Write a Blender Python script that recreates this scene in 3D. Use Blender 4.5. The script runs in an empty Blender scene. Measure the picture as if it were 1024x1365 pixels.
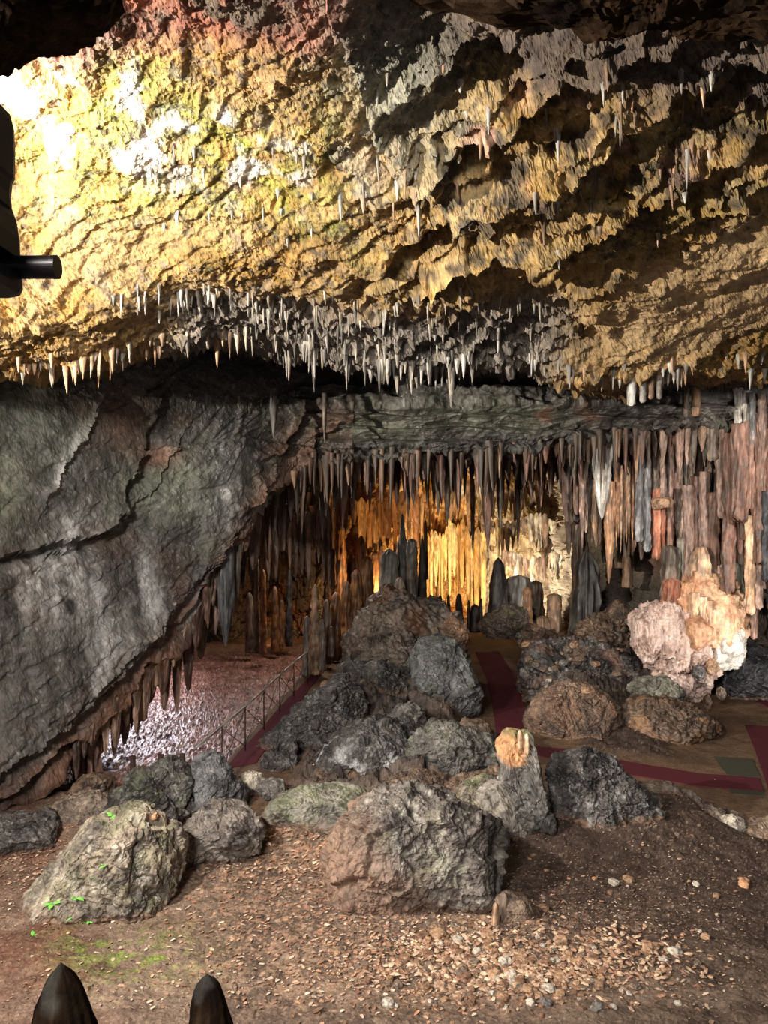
import bpy, math, random
import numpy as np
from mathutils import Vector

DETAIL = 1.0
f32 = np.float32
FPX, CX, CY, H = 1025.0, 512.0, 682.5, 5.0      # focal length in pixels, image centre, eye height over the path
scene = bpy.context.scene
COL = scene.collection


def P(px, py, d):
    """a point at distance d in front of the eye"""
    return np.array([(px - CX) / FPX * d, d, H - (py - CY) / FPX * d])


def fd(py, z=0.0):
    """distance at which the ground of height z shows at height py"""
    return (H - z) * FPX / (py - CY)


def G(px, py, z=0.0):
    return P(px, py, fd(py, z))


def lin(c):
    c = np.asarray(c, float) / 255.0
    return np.where(c <= 0.04045, c / 12.92, ((c + 0.055) / 1.055) ** 2.4)


# ------------------------------------------------------------------ noise
_GR = np.array([[1, 1, 0], [-1, 1, 0], [1, -1, 0], [-1, -1, 0], [1, 0, 1], [-1, 0, 1], [1, 0, -1], [-1, 0, -1],
                [0, 1, 1], [0, -1, 1], [0, 1, -1], [0, -1, -1], [1, 1, 0], [-1, 1, 0], [0, -1, 1], [0, -1, -1]], dtype=f32)


def _hash(x, y, z, seed):
    h = (x * np.uint32(0x8DA6B343)) ^ (y * np.uint32(0xD8163841)) ^ (z * np.uint32(0xCB1AB31F)) ^ np.uint32((seed * 0x9E3779B1) & 0xFFFFFFFF)
    h ^= h >> np.uint32(15)
    h *= np.uint32(0x2C1B3C6D)
    h ^= h >> np.uint32(12)
    h *= np.uint32(0x297A2D39)
    h ^= h >> np.uint32(15)
    return h


def perlin(p, seed=0):
    p = np.asarray(p, dtype=f32)
    out = np.empty(len(p), f32)
    for a in range(0, len(p), 200000):
        q = p[a:a + 200000]
        i = np.floor(q)
        f = q - i
        i = i.astype(np.int64).astype(np.uint32)
        u = f * f * f * (f * (f * 6 - 15) + 10)
        r = 0
        for dx in (0, 1):
            wx = u[:, 0] if dx else 1 - u[:, 0]
            for dy in (0, 1):
                wy = wx * (u[:, 1] if dy else 1 - u[:, 1])
                for dz in (0, 1):
                    w = wy * (u[:, 2] if dz else 1 - u[:, 2])
                    g = _GR[_hash(i[:, 0] + np.uint32(dx), i[:, 1] + np.uint32(dy), i[:, 2] + np.uint32(dz), seed) & np.uint32(15)]
                    r = r + w * (g[:, 0] * (f[:, 0] - dx) + g[:, 1] * (f[:, 1] - dy) + g[:, 2] * (f[:, 2] - dz))
        out[a:a + 200000] = r
    return out


def fbm(p, scale=1.0, octv=4, gain=0.5, seed=0, ridged=False):
    q = np.asarray(p, dtype=f32) * np.asarray(scale, dtype=f32)
    s, a, t = 0, 1.0, 0.0
    for k in range(octv):
        n = perlin(q, seed + k * 17)
        if ridged:
            n = 1 - np.abs(n) * 2
        s = s + a * n
        t += a
        a *= gain
        q = q * 2.03 + 7.3
    return s / t


def facets(p, scale=1.0, seed=0, tilt=1.0, off=0.5):
    """broken planes: each cell of broken rock is a plane of its own tilt"""
    p = np.asarray(p, dtype=f32) * np.asarray(scale, dtype=f32)
    out = np.empty(len(p), f32)
    edge = np.empty(len(p), f32)
    for a in range(0, len(p), 200000):
        q = p[a:a + 200000]
        i0 = np.floor(q)
        ii = i0.astype(np.int64).astype(np.uint32)
        best = np.full(len(q), 9e9, f32)
        sec = np.full(len(q), 9e9, f32)
        val = np.zeros(len(q), f32)
        for dx in (-1, 0, 1):
            for dy in (-1, 0, 1):
                for dz in (-1, 0, 1):
                    h = _hash(ii[:, 0] + np.uint32(dx & 0xFFFFFFFF), ii[:, 1] + np.uint32(dy & 0xFFFFFFFF), ii[:, 2] + np.uint32(dz & 0xFFFFFFFF), seed)
                    jx = (h & np.uint32(1023)).astype(f32) / 1023
                    jy = ((h >> np.uint32(10)) & np.uint32(1023)).astype(f32) / 1023
                    jz = ((h >> np.uint32(20)) & np.uint32(1023)).astype(f32) / 1023
                    vx = q[:, 0] - i0[:, 0] - dx - jx
                    vy = q[:, 1] - i0[:, 1] - dy - jy
                    vz = q[:, 2] - i0[:, 2] - dz - jz
                    d2 = vx * vx + vy * vy + vz * vz
                    m = d2 < best
                    sec = np.where(m, best, np.minimum(sec, d2))
                    best = np.where(m, d2, best)
                    v = ((jy * 7.13 % 1) * 2 - 1) * vx + ((jz * 5.71 % 1) * 2 - 1) * vy + ((jx * 9.37 % 1) * 2 - 1) * vz
                    val = np.where(m, v * tilt + ((jx * 13.7 % 1) - 0.5) * off, val)
        ed = np.sqrt(sec) - np.sqrt(best)
        out[a:a + 200000] = val * sstep(0.0, 0.16, ed)
        edge[a:a + 200000] = ed
    return out, edge


def sstep(a, b, x):
    t = np.clip((x - a) / (b - a), 0, 1)
    return t * t * (3 - 2 * t)


def mixc(a, b, m):
    m = np.asarray(m)[:, None]
    return a * (1 - m) + np.asarray(b)[None, :] * m if np.ndim(b) == 1 else a * (1 - m) + b * m


def spot_mask(px, py, cx, cy, rx, ry, rot=0.0, hard=1.0):
    c, s = math.cos(rot), math.sin(rot)
    dx, dy = px - cx, py - cy
    a, b = (dx * c + dy * s) / rx, (-dx * s + dy * c) / ry
    r = a * a + b * b
    return np.exp(-r * 0.9) if hard <= 1 else 1 - sstep(0.5, 1.2, r)


# ------------------------------------------------------------------ meshes
def raw_mesh(name, V, Q, cols=None, smooth=False):
    """V (n,3) points, Q (m,3 or 4) faces, cols (n,3) linear rock colour"""
    me = bpy.data.meshes.new(name)
    V = np.ascontiguousarray(V, dtype=f32)
    Q = np.ascontiguousarray(Q, dtype=np.int32)
    k = Q.shape[1]
    me.vertices.add(len(V))
    me.vertices.foreach_set('co', V.ravel())
    me.loops.add(Q.size)
    me.loops.foreach_set('vertex_index', Q.ravel())
    me.polygons.add(len(Q))
    me.polygons.foreach_set('loop_start', np.arange(0, Q.size, k, dtype=np.int32))
    me.polygons.foreach_set('loop_total', np.full(len(Q), k, np.int32))
    me.polygons.foreach_set('use_smooth', np.full(len(Q), bool(smooth)))
    if cols is not None:
        at = me.color_attributes.new('rock', 'FLOAT_COLOR', 'POINT')
        c4 = np.ones((len(V), 4), f32)
        c4[:, :3] = np.clip(cols, 0.004, 0.95)
        at.data.foreach_set('color', c4.ravel())
    me.update(calc_edges=True)
    me.validate()
    return me


def link(name, me, mat, parent=None, loc=(0, 0, 0)):
    o = bpy.data.objects.new(name, me)
    if mat is not None and not me.materials:
        me.materials.append(mat)
    COL.objects.link(o)
    o.location = loc
    if parent is not None:
        o.parent = parent
    return o


def tag(o, label=None, cat=None, group=None, kind=None):
    if label:
        o['label'] = label
    if cat:
        o['category'] = cat
    if group:
        o['group'] = group
    if kind:
        o['kind'] = kind
    return o


def empty(name, loc, label, cat, group=None):
    o = bpy.data.objects.new(name, None)
    COL.objects.link(o)
    o.location = loc
    o.empty_display_size = 0.2
    return tag(o, label, cat, group)


def grid_faces(nv, nu, flip=False):
    i = np.arange(nv * nu).reshape(nv, nu)
    a, b, c, d = i[:-1, :-1].ravel(), i[:-1, 1:].ravel(), i[1:, 1:].ravel(), i[1:, :-1].ravel()
    return np.stack([a, d, c, b], 1) if not flip else np.stack([a, b, c, d], 1)


def smooth2(A, n):
    for _ in range(n):
        B = np.pad(A, 1, mode='edge')
        # keep the border where it is, let the inside relax
        A2 = (B[1:-1, :-2] + B[1:-1, 2:] + B[:-2, 1:-1] + B[2:, 1:-1] + 2 * A) / 6
        A2[0], A2[-1] = A[0], A[-1]
        A2[:, 0], A2[:, -1] = A[:, 0], A[:, -1]
        A = A2
    return A


def sheet_points(cols, rows, step=1.6, relax=12):
    """a surface lofted over columns; rows = list of (py list, distance list)"""
    step = step / DETAIL
    cols = np.array(cols, float)
    nu = int((cols[-1] - cols[0]) / step)
    px = np.linspace(cols[0], cols[-1], nu)
    R = [(np.interp(px, cols, np.broadcast_to(np.array(r[0], float), cols.shape)),
          np.interp(px, cols, np.broadcast_to(np.array(r[1], float), cols.shape))) for r in rows]
    PY, D = [], []
    for k in range(len(R) - 1):
        dpy = np.abs(R[k + 1][0] - R[k][0]).mean()
        ddd = np.abs(R[k + 1][1] - R[k][1]).mean() * 25
        n = max(3, int(max(dpy, ddd * 0.5) / step))
        t = np.linspace(0, 1, n, endpoint=(k == len(R) - 2))[:, None]
        PY.append(R[k][0] * (1 - t) + R[k + 1][0] * t)
        D.append(R[k][1] * (1 - t) + R[k + 1][1] * t)
    PY, D = np.concatenate(PY), np.concatenate(D)
    PY, D = smooth2(PY, relax), smooth2(D, relax)
    PX = np.broadcast_to(px, PY.shape)
    X = (PX - CX) / FPX * D
    Z = H - (PY - CY) / FPX * D
    return PX, PY, D, np.stack([X, D, Z], -1)


def grid_normals(W):
    du = np.gradient(W, axis=1)
    dv = np.gradient(W, axis=0)
    n = np.cross(du, dv)
    n /= np.linalg.norm(n, axis=-1, keepdims=True) + 1e-9
    # towards the eye
    c = np.array([0, 0, H]) - W
    s = np.sign((n * c).sum(-1, keepdims=True))
    m = s.mean()
    return n * (1 if m >= 0 else -1)


def poly_scarp(px, py, pts, h, decay):
    """a step in the rock along a line: proud on the side to the line's right hand, fading away from it"""
    best = np.full(px.shape, 1e9, f32)
    side = np.zeros(px.shape, f32)
    for (x0, y0), (x1, y1) in zip(pts[:-1], pts[1:]):
        dx, dy = x1 - x0, y1 - y0
        L2 = dx * dx + dy * dy
        t = np.clip(((px - x0) * dx + (py - y0) * dy) / L2, 0, 1)
        ex, ey = px - (x0 + t * dx), py - (y0 + t * dy)
        d = np.sqrt(ex * ex + ey * ey)
        m = d < best
        best = np.where(m, d, best)
        side = np.where(m, np.sign(dx * (py - y0) - dy * (px - x0)), side)
    fade = np.exp(-best / decay)
    return np.where(side > 0, h * fade, 0.0)


_ico = {}


def ico(sub):
    if sub in _ico:
        return _ico[sub]
    import bmesh
    bm = bmesh.new()
    bmesh.ops.create_icosphere(bm, subdivisions=sub, radius=1.0)
    V = np.array([v.co[:] for v in bm.verts])
    bm.verts.index_update()
    Q = np.array([[v.index for v in f.verts] for f in bm.faces])
    bm.free()
    _ico[sub] = (V, Q)
    return V, Q


def tri_normals(V, Q):
    n = np.cross(V[Q[:, 1]] - V[Q[:, 0]], V[Q[:, 2]] - V[Q[:, 0]])
    N = np.zeros_like(V)
    for k in range(3):
        np.add.at(N, Q[:, k], n)
    return N / (np.linalg.norm(N, axis=1, keepdims=True) + 1e-12)
# ------------------------------------------------------------------ materials
def nodes_of(name):
    m = bpy.data.materials.new(name)
    m.use_nodes = True
    nt = m.node_tree
    nt.nodes.clear()
    out = nt.nodes.new('ShaderNodeOutputMaterial')
    b = nt.nodes.new('ShaderNodeBsdfPrincipled')
    nt.links.new(b.outputs[0], out.inputs[0])
    return m, nt, b


def rock_mat(name, scale=14.0, rough=(0.45, 0.85), bump=0.35, contrast=0.55, stretch=(1, 1, 1), spec=0.4, dist=0.03, coord='pos', sat_noise=0.0):
    """rock whose colour comes from the mesh (mineral colour), broken up by two grains of noise"""
    m, nt, b = nodes_of(name)
    N, L = nt.nodes.new, nt.links.new
    if coord == 'pos':
        src = N('ShaderNodeNewGeometry').outputs['Position']
    else:
        src = N('ShaderNodeTexCoord').outputs['Object']
    mp = N('ShaderNodeMapping')
    mp.inputs['Scale'].default_value = stretch
    L(src, mp.inputs['Vector'])
    at = N('ShaderNodeAttribute')
    at.attribute_name = 'rock'
    n1 = N('ShaderNodeTexNoise')
    n1.inputs['Scale'].default_value = scale
    n1.inputs['Detail'].default_value = 9
    n1.inputs['Roughness'].default_value = 0.72
    L(mp.outputs[0], n1.inputs['Vector'])
    n2 = N('ShaderNodeTexNoise')
    n2.inputs['Scale'].default_value = scale * 0.22
    n2.inputs['Detail'].default_value = 6
    n2.inputs['Roughness'].default_value = 0.65
    L(mp.outputs[0], n2.inputs['Vector'])
    r1 = N('ShaderNodeMapRange')
    r1.inputs['From Min'].default_value = 0.3
    r1.inputs['From Max'].default_value = 0.7
    r1.inputs['To Min'].default_value = 1 - contrast
    r1.inputs['To Max'].default_value = 1 + contrast
    L(n1.outputs[0], r1.inputs['Value'])
    r2 = N('ShaderNodeMapRange')
    r2.inputs['From Min'].default_value = 0.3
    r2.inputs['From Max'].default_value = 0.7
    r2.inputs['To Min'].default_value = 1 - contrast * 0.7
    r2.inputs['To Max'].default_value = 1 + contrast * 0.7
    L(n2.outputs[0], r2.inputs['Value'])
    mu = N('ShaderNodeMath')
    mu.operation = 'MULTIPLY'
    L(r1.outputs[0], mu.inputs[0])
    L(r2.outputs[0], mu.inputs[1])
    mx = N('ShaderNodeVectorMath')
    mx.operation = 'SCALE'
    L(at.outputs['Color'], mx.inputs[0])
    L(mu.outputs[0], mx.inputs['Scale'])
    L(mx.outputs[0], b.inputs['Base Color'])
    rr = N('ShaderNodeMapRange')
    rr.inputs['From Min'].default_value = 0.35
    rr.inputs['From Max'].default_value = 0.65
    rr.inputs['To Min'].default_value = rough[0]
    rr.inputs['To Max'].default_value = rough[1]
    L(n2.outputs[0], rr.inputs['Value'])
    L(rr.outputs[0], b.inputs['Roughness'])
    b.inputs['Specular IOR Level'].default_value = spec
    bp = N('ShaderNodeBump')
    bp.inputs['Strength'].default_value = bump
    bp.inputs['Distance'].default_value = dist
    ad = N('ShaderNodeMath')
    ad.operation = 'MULTIPLY_ADD'
    ad.inputs[1].default_value = 2.5
    L(n2.outputs[0], ad.inputs[0])
    L(n1.outputs[0], ad.inputs[2])
    L(ad.outputs[0], bp.inputs['Height'])
    L(bp.outputs[0], b.inputs['Normal'])
    return m


def plain_mat(name, col, rough=0.6, metal=0.0, scale=40, var=0.3, bump=0.1, spec=0.4, dist=0.004, trans=0.0):
    m, nt, b = nodes_of(name)
    N, L = nt.nodes.new, nt.links.new
    tc = N('ShaderNodeTexCoord')
    n = N('ShaderNodeTexNoise')
    n.inputs['Scale'].default_value = scale
    n.inputs['Detail'].default_value = 6
    L(tc.outputs['Object'], n.inputs['Vector'])
    r = N('ShaderNodeMapRange')
    r.inputs['From Min'].default_value = 0.3
    r.inputs['From Max'].default_value = 0.7
    r.inputs['To Min'].default_value = 1 - var
    r.inputs['To Max'].default_value = 1 + var
    L(n.outputs[0], r.inputs['Value'])
    v = N('ShaderNodeVectorMath')
    v.operation = 'SCALE'
    v.inputs[0].default_value = tuple(lin(col))
    L(r.outputs[0], v.inputs['Scale'])
    L(v.outputs[0], b.inputs['Base Color'])
    b.inputs['Roughness'].default_value = rough
    b.inputs['Metallic'].default_value = metal
    b.inputs['Specular IOR Level'].default_value = spec
    bp = N('ShaderNodeBump')
    bp.inputs['Strength'].default_value = bump
    bp.inputs['Distance'].default_value = dist
    L(n.outputs[0], bp.inputs['Height'])
    L(bp.outputs[0], b.inputs['Normal'])
    return m


M_CEIL = rock_mat('crusted_ceiling_rock', scale=9, rough=(0.6, 0.9), bump=0.5, contrast=0.5, spec=0.3, dist=0.05)
M_SLAB = rock_mat('damp_grey_limestone', scale=7, rough=(0.35, 0.75), bump=0.5, contrast=0.5, spec=0.45, dist=0.04)
M_BACK = rock_mat('far_flowstone', scale=4.5, rough=(0.4, 0.8), bump=0.4, contrast=0.45, spec=0.4, dist=0.08, stretch=(1.3, 1.3, 0.45))
M_FLOOR = rock_mat('packed_cave_earth', scale=16, rough=(0.7, 0.95), bump=0.5, contrast=0.5, spec=0.2, dist=0.03)
M_ROCK = rock_mat('boulder_limestone', scale=10, rough=(0.4, 0.8), bump=0.5, contrast=0.6, spec=0.45, dist=0.03)
M_FLOW = rock_mat('flowstone', scale=7, rough=(0.4, 0.75), bump=0.5, contrast=0.45, spec=0.45, dist=0.03, stretch=(1.6, 1.6, 0.35))
M_DRIP = rock_mat('dripstone', scale=7, rough=(0.4, 0.75), bump=0.5, contrast=0.6, spec=0.45, dist=0.02, stretch=(1.5, 1.5, 0.4))
M_STONE = rock_mat('loose_stone', scale=18, rough=(0.6, 0.9), bump=0.3, contrast=0.4, spec=0.25, dist=0.01)
M_WET = rock_mat('wet_red_gravel', scale=10, rough=(0.22, 0.5), bump=0.6, contrast=0.5, spec=0.7, dist=0.03)
M_CARPET = plain_mat('dark_red_carpet_pile', (86, 40, 46), rough=0.95, scale=60, var=0.25, bump=0.4, spec=0.1)
M_MAT = plain_mat('grey_green_matting', (72, 70, 58), rough=0.95, scale=60, var=0.25, bump=0.4, spec=0.1)
M_STEEL = plain_mat('dull_grey_steel', (150, 144, 138), rough=0.45, metal=0.5, scale=25, var=0.25)
M_WIRE = plain_mat('dark_fence_wire', (45, 38, 34), rough=0.6, metal=0.4, scale=25, var=0.2)
M_BLACK = plain_mat('black_powder_coat', (14, 14, 15), rough=0.5, metal=0.0, scale=60, var=0.2)
M_BROWNBAR = plain_mat('dark_brown_steel_bar', (30, 22, 20), rough=0.38, metal=0.3, scale=40, var=0.25)
M_LEAF = plain_mat('green_fern_leaf', (110, 190, 70), rough=0.6, scale=20, var=0.35)
M_WOOD = plain_mat('dark_brown_post', (58, 38, 30), rough=0.8, scale=20, var=0.4)
M_EARTHY = rock_mat('dry_brown_stalagmite', scale=18, rough=(0.85, 0.98), bump=0.6, contrast=0.5, spec=0.05, dist=0.02)
# ------------------------------------------------------------------ the cave shell
SHEETS = {}


def build_sheet(name, W, cols, mat, kind='structure', flip=False, smooth=False):
    nv, nu = W.shape[:2]
    me = raw_mesh(name, W.reshape(-1, 3), grid_faces(nv, nu, flip), cols, smooth)
    o = link(name, me, mat)
    tag(o, kind=kind)
    SHEETS[name] = o
    return o


# ---- the ceiling over the hall: it slopes down away from the eye to a ragged lip
c_px = [-330, 0, 120, 200, 260, 330, 400, 512, 620, 700, 780, 850, 930, 1024, 1350]
lip = np.array([505, 500, 492, 466, 458, 462, 468, 492, 484, 486, 512, 505, 498, 492, 480.])
lipd = np.array([11.6, 12.2, 12.6, 12.8, 13, 13.4, 13.6, 14, 14.2, 14.4, 14.4, 14.5, 14.6, 14.8, 14.8])
e = lambda v: np.full(len(c_px), float(v))
rows = [(e(-300), e(5.4)), (e(-120), e(6.6)), (e(0), e(7.8)), (e(120), e(9.0)), (e(250), e(10.4)), (e(350), e(11.4)),
        (lip - 60, lipd - 0.9), (lip - 16, lipd - 0.25), (lip, lipd), (lip + 3, lipd + 0.7), (lip + 14, lipd + 4.4), (lip + 40, lipd + 5.6)]
PX, PY, D, W = sheet_points(c_px, rows, 1.55, 10)
Nrm = grid_normals(W)
sh = W.shape[:2]
p = W.reshape(-1, 3)
px, py = PX.ravel().astype(f32), PY.ravel().astype(f32)
wob = fbm(p, 0.35, 3, seed=3)
big = fbm(p, 0.55, 3, seed=11)
# tilted beds: ledges climb to the upper right over the middle and right of the ceiling
s = (p @ np.array([0.52, 0.28, -0.80])) + 0.55 * wob + 0.22 * fbm(p, 1.6, 3, seed=21)
s2 = s * 1.35
fr = s2 - np.floor(s2)
saw = np.where(fr < 0.8, fr / 0.8, (1 - fr) / 0.2)
s3 = s * 3.6 + 0.9 * fbm(p, 1.1, 2, seed=5)
fr3 = s3 - np.floor(s3)
saw3 = np.where(fr3 < 0.75, fr3 / 0.75, (1 - fr3) / 0.25)
right = sstep(430, 640, px + 0.25 * (py - 250) + 120 * wob) * (1 - 0.75 * sstep(300, 400, py - 0.30 * (700 - px)) * 1.0)
tan_slab = sstep(0.25, 0.75, spot_mask(px + 60 * wob, py + 40 * big, 965, 385, 210, 75, -0.45))     # smooth tan slab on the right
right = right * (1 - 0.85 * tan_slab)
lum = fbm(p, 3.2, 4, gain=0.55, seed=31)
pop = np.abs(fbm(p, 9.0, 3, gain=0.6, seed=41))
rid = fbm(p, (1.2, 1.2, 2.4), 4, ridged=True, seed=51)
fac, edg = facets(p + 0.25 * np.stack([wob, big, lum], 1), (1.5, 1.5, 2.6), seed=7, tilt=0.9, off=0.7)
grey_zone = sstep(385, 430, py + 26 * wob + 14 * lum - 10 * np.sin(px / 70)) * (1 - sstep(700, 790, px + 40 * big))
grey_zone *= sstep(150, 260, px + 60 * big)
calm = (0.35 + 0.65 * sstep(-0.15, 0.25, fbm(p, 0.7, 3, seed=33))) * (1 - 0.55 * sstep(560, 420, px) * sstep(200, 260, py)) + 0.35 * right      # smoother sheets beside lumpy ones
calm *= 1 - 0.65 * tan_slab
disp = 0.42 * big + 0.72 * (saw - 0.4) * right + 0.16 * (saw3 - 0.5) * (0.3 + right) * (1 - 0.6 * tan_slab) + 0.12 * lum * calm + 0.075 * (pop - 0.2) * calm
disp += 0.30 * fac * (0.25 + 0.95 * right) + 0.10 * (rid - 0.5) * calm + 0.035 * fbm(p, 22.0, 2, seed=43) * (0.5 + 0.5 * calm)
disp += grey_zone * (0.26 * fbm(p, (4, 4, 1.5), 3, ridged=True, seed=61) - 0.2)
# a great block sticking down near the top, cracked off on its left side
disp += poly_scarp(px + 12 * lum, py + 10 * lum, [(640, 300), (560, 235), (505, 180), (470, 60), (440, -40)], 0.42, 90)
# jagged lower edge
disp += 0.06 * fbm(p, 6.5, 2, seed=71) * (0.5 + calm)
Wd = W + Nrm * disp.reshape(sh)[..., None]
# drips of the lip: the edge hangs unevenly
lipm = np.exp(-((py - np.interp(px, c_px, lip)) / 16.0) ** 2)
Wd[..., 2] -= (lipm * (0.28 * np.abs(fbm(p * np.array([1, 0.2, 0]), 5.0, 3, seed=81)) - 0.05)).reshape(sh)
# a second growth of crust on the broken faces themselves
N2 = grid_normals(Wd)
p = Wd.reshape(-1, 3).astype(f32)
d2 = (0.075 * (np.abs(fbm(p, 7.0, 4, gain=0.6, seed=83)) - 0.15) + 0.05 * fbm(p, 3.4, 3, seed=85) + 0.03 * fbm(p, 17.0, 3, gain=0.6, seed=87)) * (0.35 + 0.65 * np.clip(calm, 0, 1.2))
Wd = Wd + N2 * d2.reshape(sh)[..., None]
n5 = fbm(p, 1.1, 4, seed=91)
n6 = fbm(p, 4.0, 3, seed=101)
ochre, gold, green = lin((178, 146, 98)), lin((164, 126, 66)), lin((134, 130, 54))
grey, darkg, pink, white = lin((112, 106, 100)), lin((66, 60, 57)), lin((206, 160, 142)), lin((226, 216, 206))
red, tan = lin((158, 98, 82)), lin((214, 182, 138))
c = np.tile(ochre, (len(p), 1))
c = mixc(c, gold, sstep(-0.2, 0.35, n5))
c = mixc(c, green, sstep(0.02, 0.32, fbm(p, (0.9, 0.9, 1.6), 4, seed=111) + 0.14 * n6) * (0.3 + 0.5 * (1 - sstep(420, 620, px))) * sstep(420, 300, py))
for (mx_, my_, rx, ry, k) in [(150, 150, 70, 50, .8), (90, 230, 80, 60, .7), (300, 190, 60, 40, .8), (380, 240, 80, 50, .7), (560, 70, 60, 50, .6), (440, 180, 40, 60, .5), (230, 265, 120, 25, .7)]:
    c = mixc(c, lin((150, 150, 62)), np.clip(spot_mask(px + 40 * n6, py + 30 * n5, mx_, my_, rx, ry) * k * (0.6 + 2 * n6), 0, 0.85))
c = mixc(c, grey, sstep(0.05, 0.4, n6 + 0.5 * lum) * 0.6)
c = mixc(c, darkg, sstep(0.08, 0.3, fbm(p, 7.0, 4, gain=0.65, seed=105)) * 0.75)
c = mixc(c, lin((206, 176, 118)), right * 0.5 * sstep(-0.2, 0.2, n6))
c = mixc(c, darkg, np.clip(sstep(-0.02, 0.22, fbm(p, (2.0, 2.0, 3.0), 4, gain=0.6, seed=107)) * right, 0, 1) * 0.85)
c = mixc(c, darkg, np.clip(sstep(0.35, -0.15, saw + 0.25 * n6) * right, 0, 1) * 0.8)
c = mixc(c, white, np.clip(sstep(0.05, 0.3, fbm(p, 1.5, 4, seed=121)) * (spot_mask(px, py, 300, 195, 150, 60, 0.25) + spot_mask(px, py, 55, 140, 130, 90)), 0, 1))
c = mixc(c, pink, sstep(0.12, 0.35, fbm(p, 1.4, 4, seed=131)) * spot_mask(px, py, 760, 170, 280, 60, 0.1) * 0.8)
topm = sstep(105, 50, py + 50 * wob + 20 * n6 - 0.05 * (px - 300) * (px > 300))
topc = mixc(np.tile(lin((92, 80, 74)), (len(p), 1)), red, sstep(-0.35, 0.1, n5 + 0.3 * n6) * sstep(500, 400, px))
c = mixc(c, topc, topm * 0.9)  # top strip: red rock, plus shade beyond the lamps put into the colour
c = mixc(c, lin((150, 150, 136)), spot_mask(px + 20 * n6, py, 520, 110, 80, 110, -0.5) * 0.8)
c = mixc(c, lin((128, 110, 74)), spot_mask(px, py, 120, 320, 260, 50) * 0.35)
c = mixc(c, tan, tan_slab * (0.6 + 0.4 * sstep(-0.2, 0.2, n6)))
c = mixc(c, mixc(np.tile(grey, (len(p), 1)), lin((150, 140, 130)), sstep(0, 0.3, n6)), np.clip(grey_zone * 0.9, 0, 1))
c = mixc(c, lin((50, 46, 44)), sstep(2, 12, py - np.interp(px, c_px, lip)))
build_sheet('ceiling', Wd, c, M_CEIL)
CEIL_RIGHT = right

# ---- the great slab on the left with the flat ledge that carries on across the hall
s_px = [-330, -120, 0, 60, 120, 200, 260, 300, 340, 380, 420, 512, 600, 700, 780, 880, 960, 1024, 1350]
top = np.array([480, 485, 488, 488, 480, 455, 448, 452, 455, 462, 470, 485, 480, 482, 500, 500, 500, 490, 480.])
topd = np.array([11.0, 12.0, 13.4, 14.0, 14.8, 16.0, 16.6, 17.0, 17.6, 18.2, 18.7, 19.2, 19.4, 19.5, 19.7, 19.8, 19.8, 19.6, 19])
bot = np.array([1400, 1180, 1088, 1052, 985, 905, 838, 765, 690, 640, 612, 606, 604, 594, 584, 572, 560, 560, 560.])
botd = np.array([10.2, 11.4, 12.5, 13.2, 14.2, 15.6, 16.6, 17.3, 18.0, 18.6, 18.9, 19.0, 19.1, 19.3, 19.5, 19.6, 19.6, 19.4, 19])
t1 = 0.97
rows = [(top, topd + 0.3), (top * 0.8 + bot * 0.2, topd * .8 + botd * .2), (top * 0.5 + bot * 0.5, topd * .5 + botd * .5 - 0.25), (top * 0.12 + bot * 0.88, topd * .12 + botd * .88 - 0.1),
        (bot, botd), (bot - 6, botd + 0.9), (bot - 40, botd + 3.0)]
PX, PY, D, W = sheet_points(s_px, rows, 1.55, 8)
Nrm = grid_normals(W)
sh = W.shape[:2]
p = W.reshape(-1, 3)
px, py = PX.ravel().astype(f32), PY.ravel().astype(f32)
bt = np.interp(px, s_px, bot)
tp = np.interp(px, s_px, top)
wob = fbm(p, 0.5, 3, seed=203)
lum = fbm(p, 2.2, 5, gain=0.55, seed=205)
fine = fbm(p, 9.0, 3, gain=0.6, seed=207)
ex, ey = px + 14 * lum + 8 * wob, py + 12 * lum
# thin sheets peeling parallel to the lower edge
q = np.stack([p[:, 0], p[:, 1] * 0.4, p[:, 2]], 1)
s = ((px * 0.62 + py * 0.78) / 46.0) + 1.3 * fbm(p, 0.55, 4, seed=211) + 0.25 * lum
fr = s - np.floor(s)
saw = np.where(fr < 0.88, fr / 0.88, (1 - fr) / 0.12)
edge_zone = sstep(105, 10, bt - py) * (px < 470) + sstep(60, 10, bt - py) * (px >= 470)
slabm = (px < 470)
disp = 0.16 * wob + 0.06 * lum + 0.03 * fine + 0.012 * fbm(p, 24.0, 2, seed=208)
disp += (saw - 0.5) * (0.0 + 0.26 * edge_zone) * slabm
fac, edg = facets(p + 0.3 * np.stack([wob, lum, wob], 1), (0.7, 0.7, 0.9), seed=217, tilt=0.35, off=0.45)
disp += 0.15 * fac
rl = fbm(np.stack([px * 0.62 + py * 0.78, (px * 0.78 - py * 0.62) * 0.22, p[:, 1] * 8], 1) / 38.0, 1.0, 4, ridged=True, seed=219)
disp -= 0.035 * sstep(0.70, 0.92, rl)
for pts, h, dec in [([(-40, 752), (60, 730), (150, 706), (168, 690), (165, 655), (190, 610), (198, 585)], -0.30, 60),
                    ([(150, 500), (135, 525), (112, 590), (80, 625), (68, 655)], 0.15, 26),
                    ([(420, 598), (330, 585), (270, 590), (200, 598)], -0.16, 40),
                    ([(240, 590), (200, 660), (150, 700), (88, 735)], 0.10, 30),
                    ([(330, 690), (240, 800), (150, 905), (60, 985), (0, 1030)], 0.24, 60),
                    ([(370, 620), (300, 720), (190, 850), (110, 930)], 0.12, 30)]:
    disp += poly_scarp(ex, ey, pts, h, dec)
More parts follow.
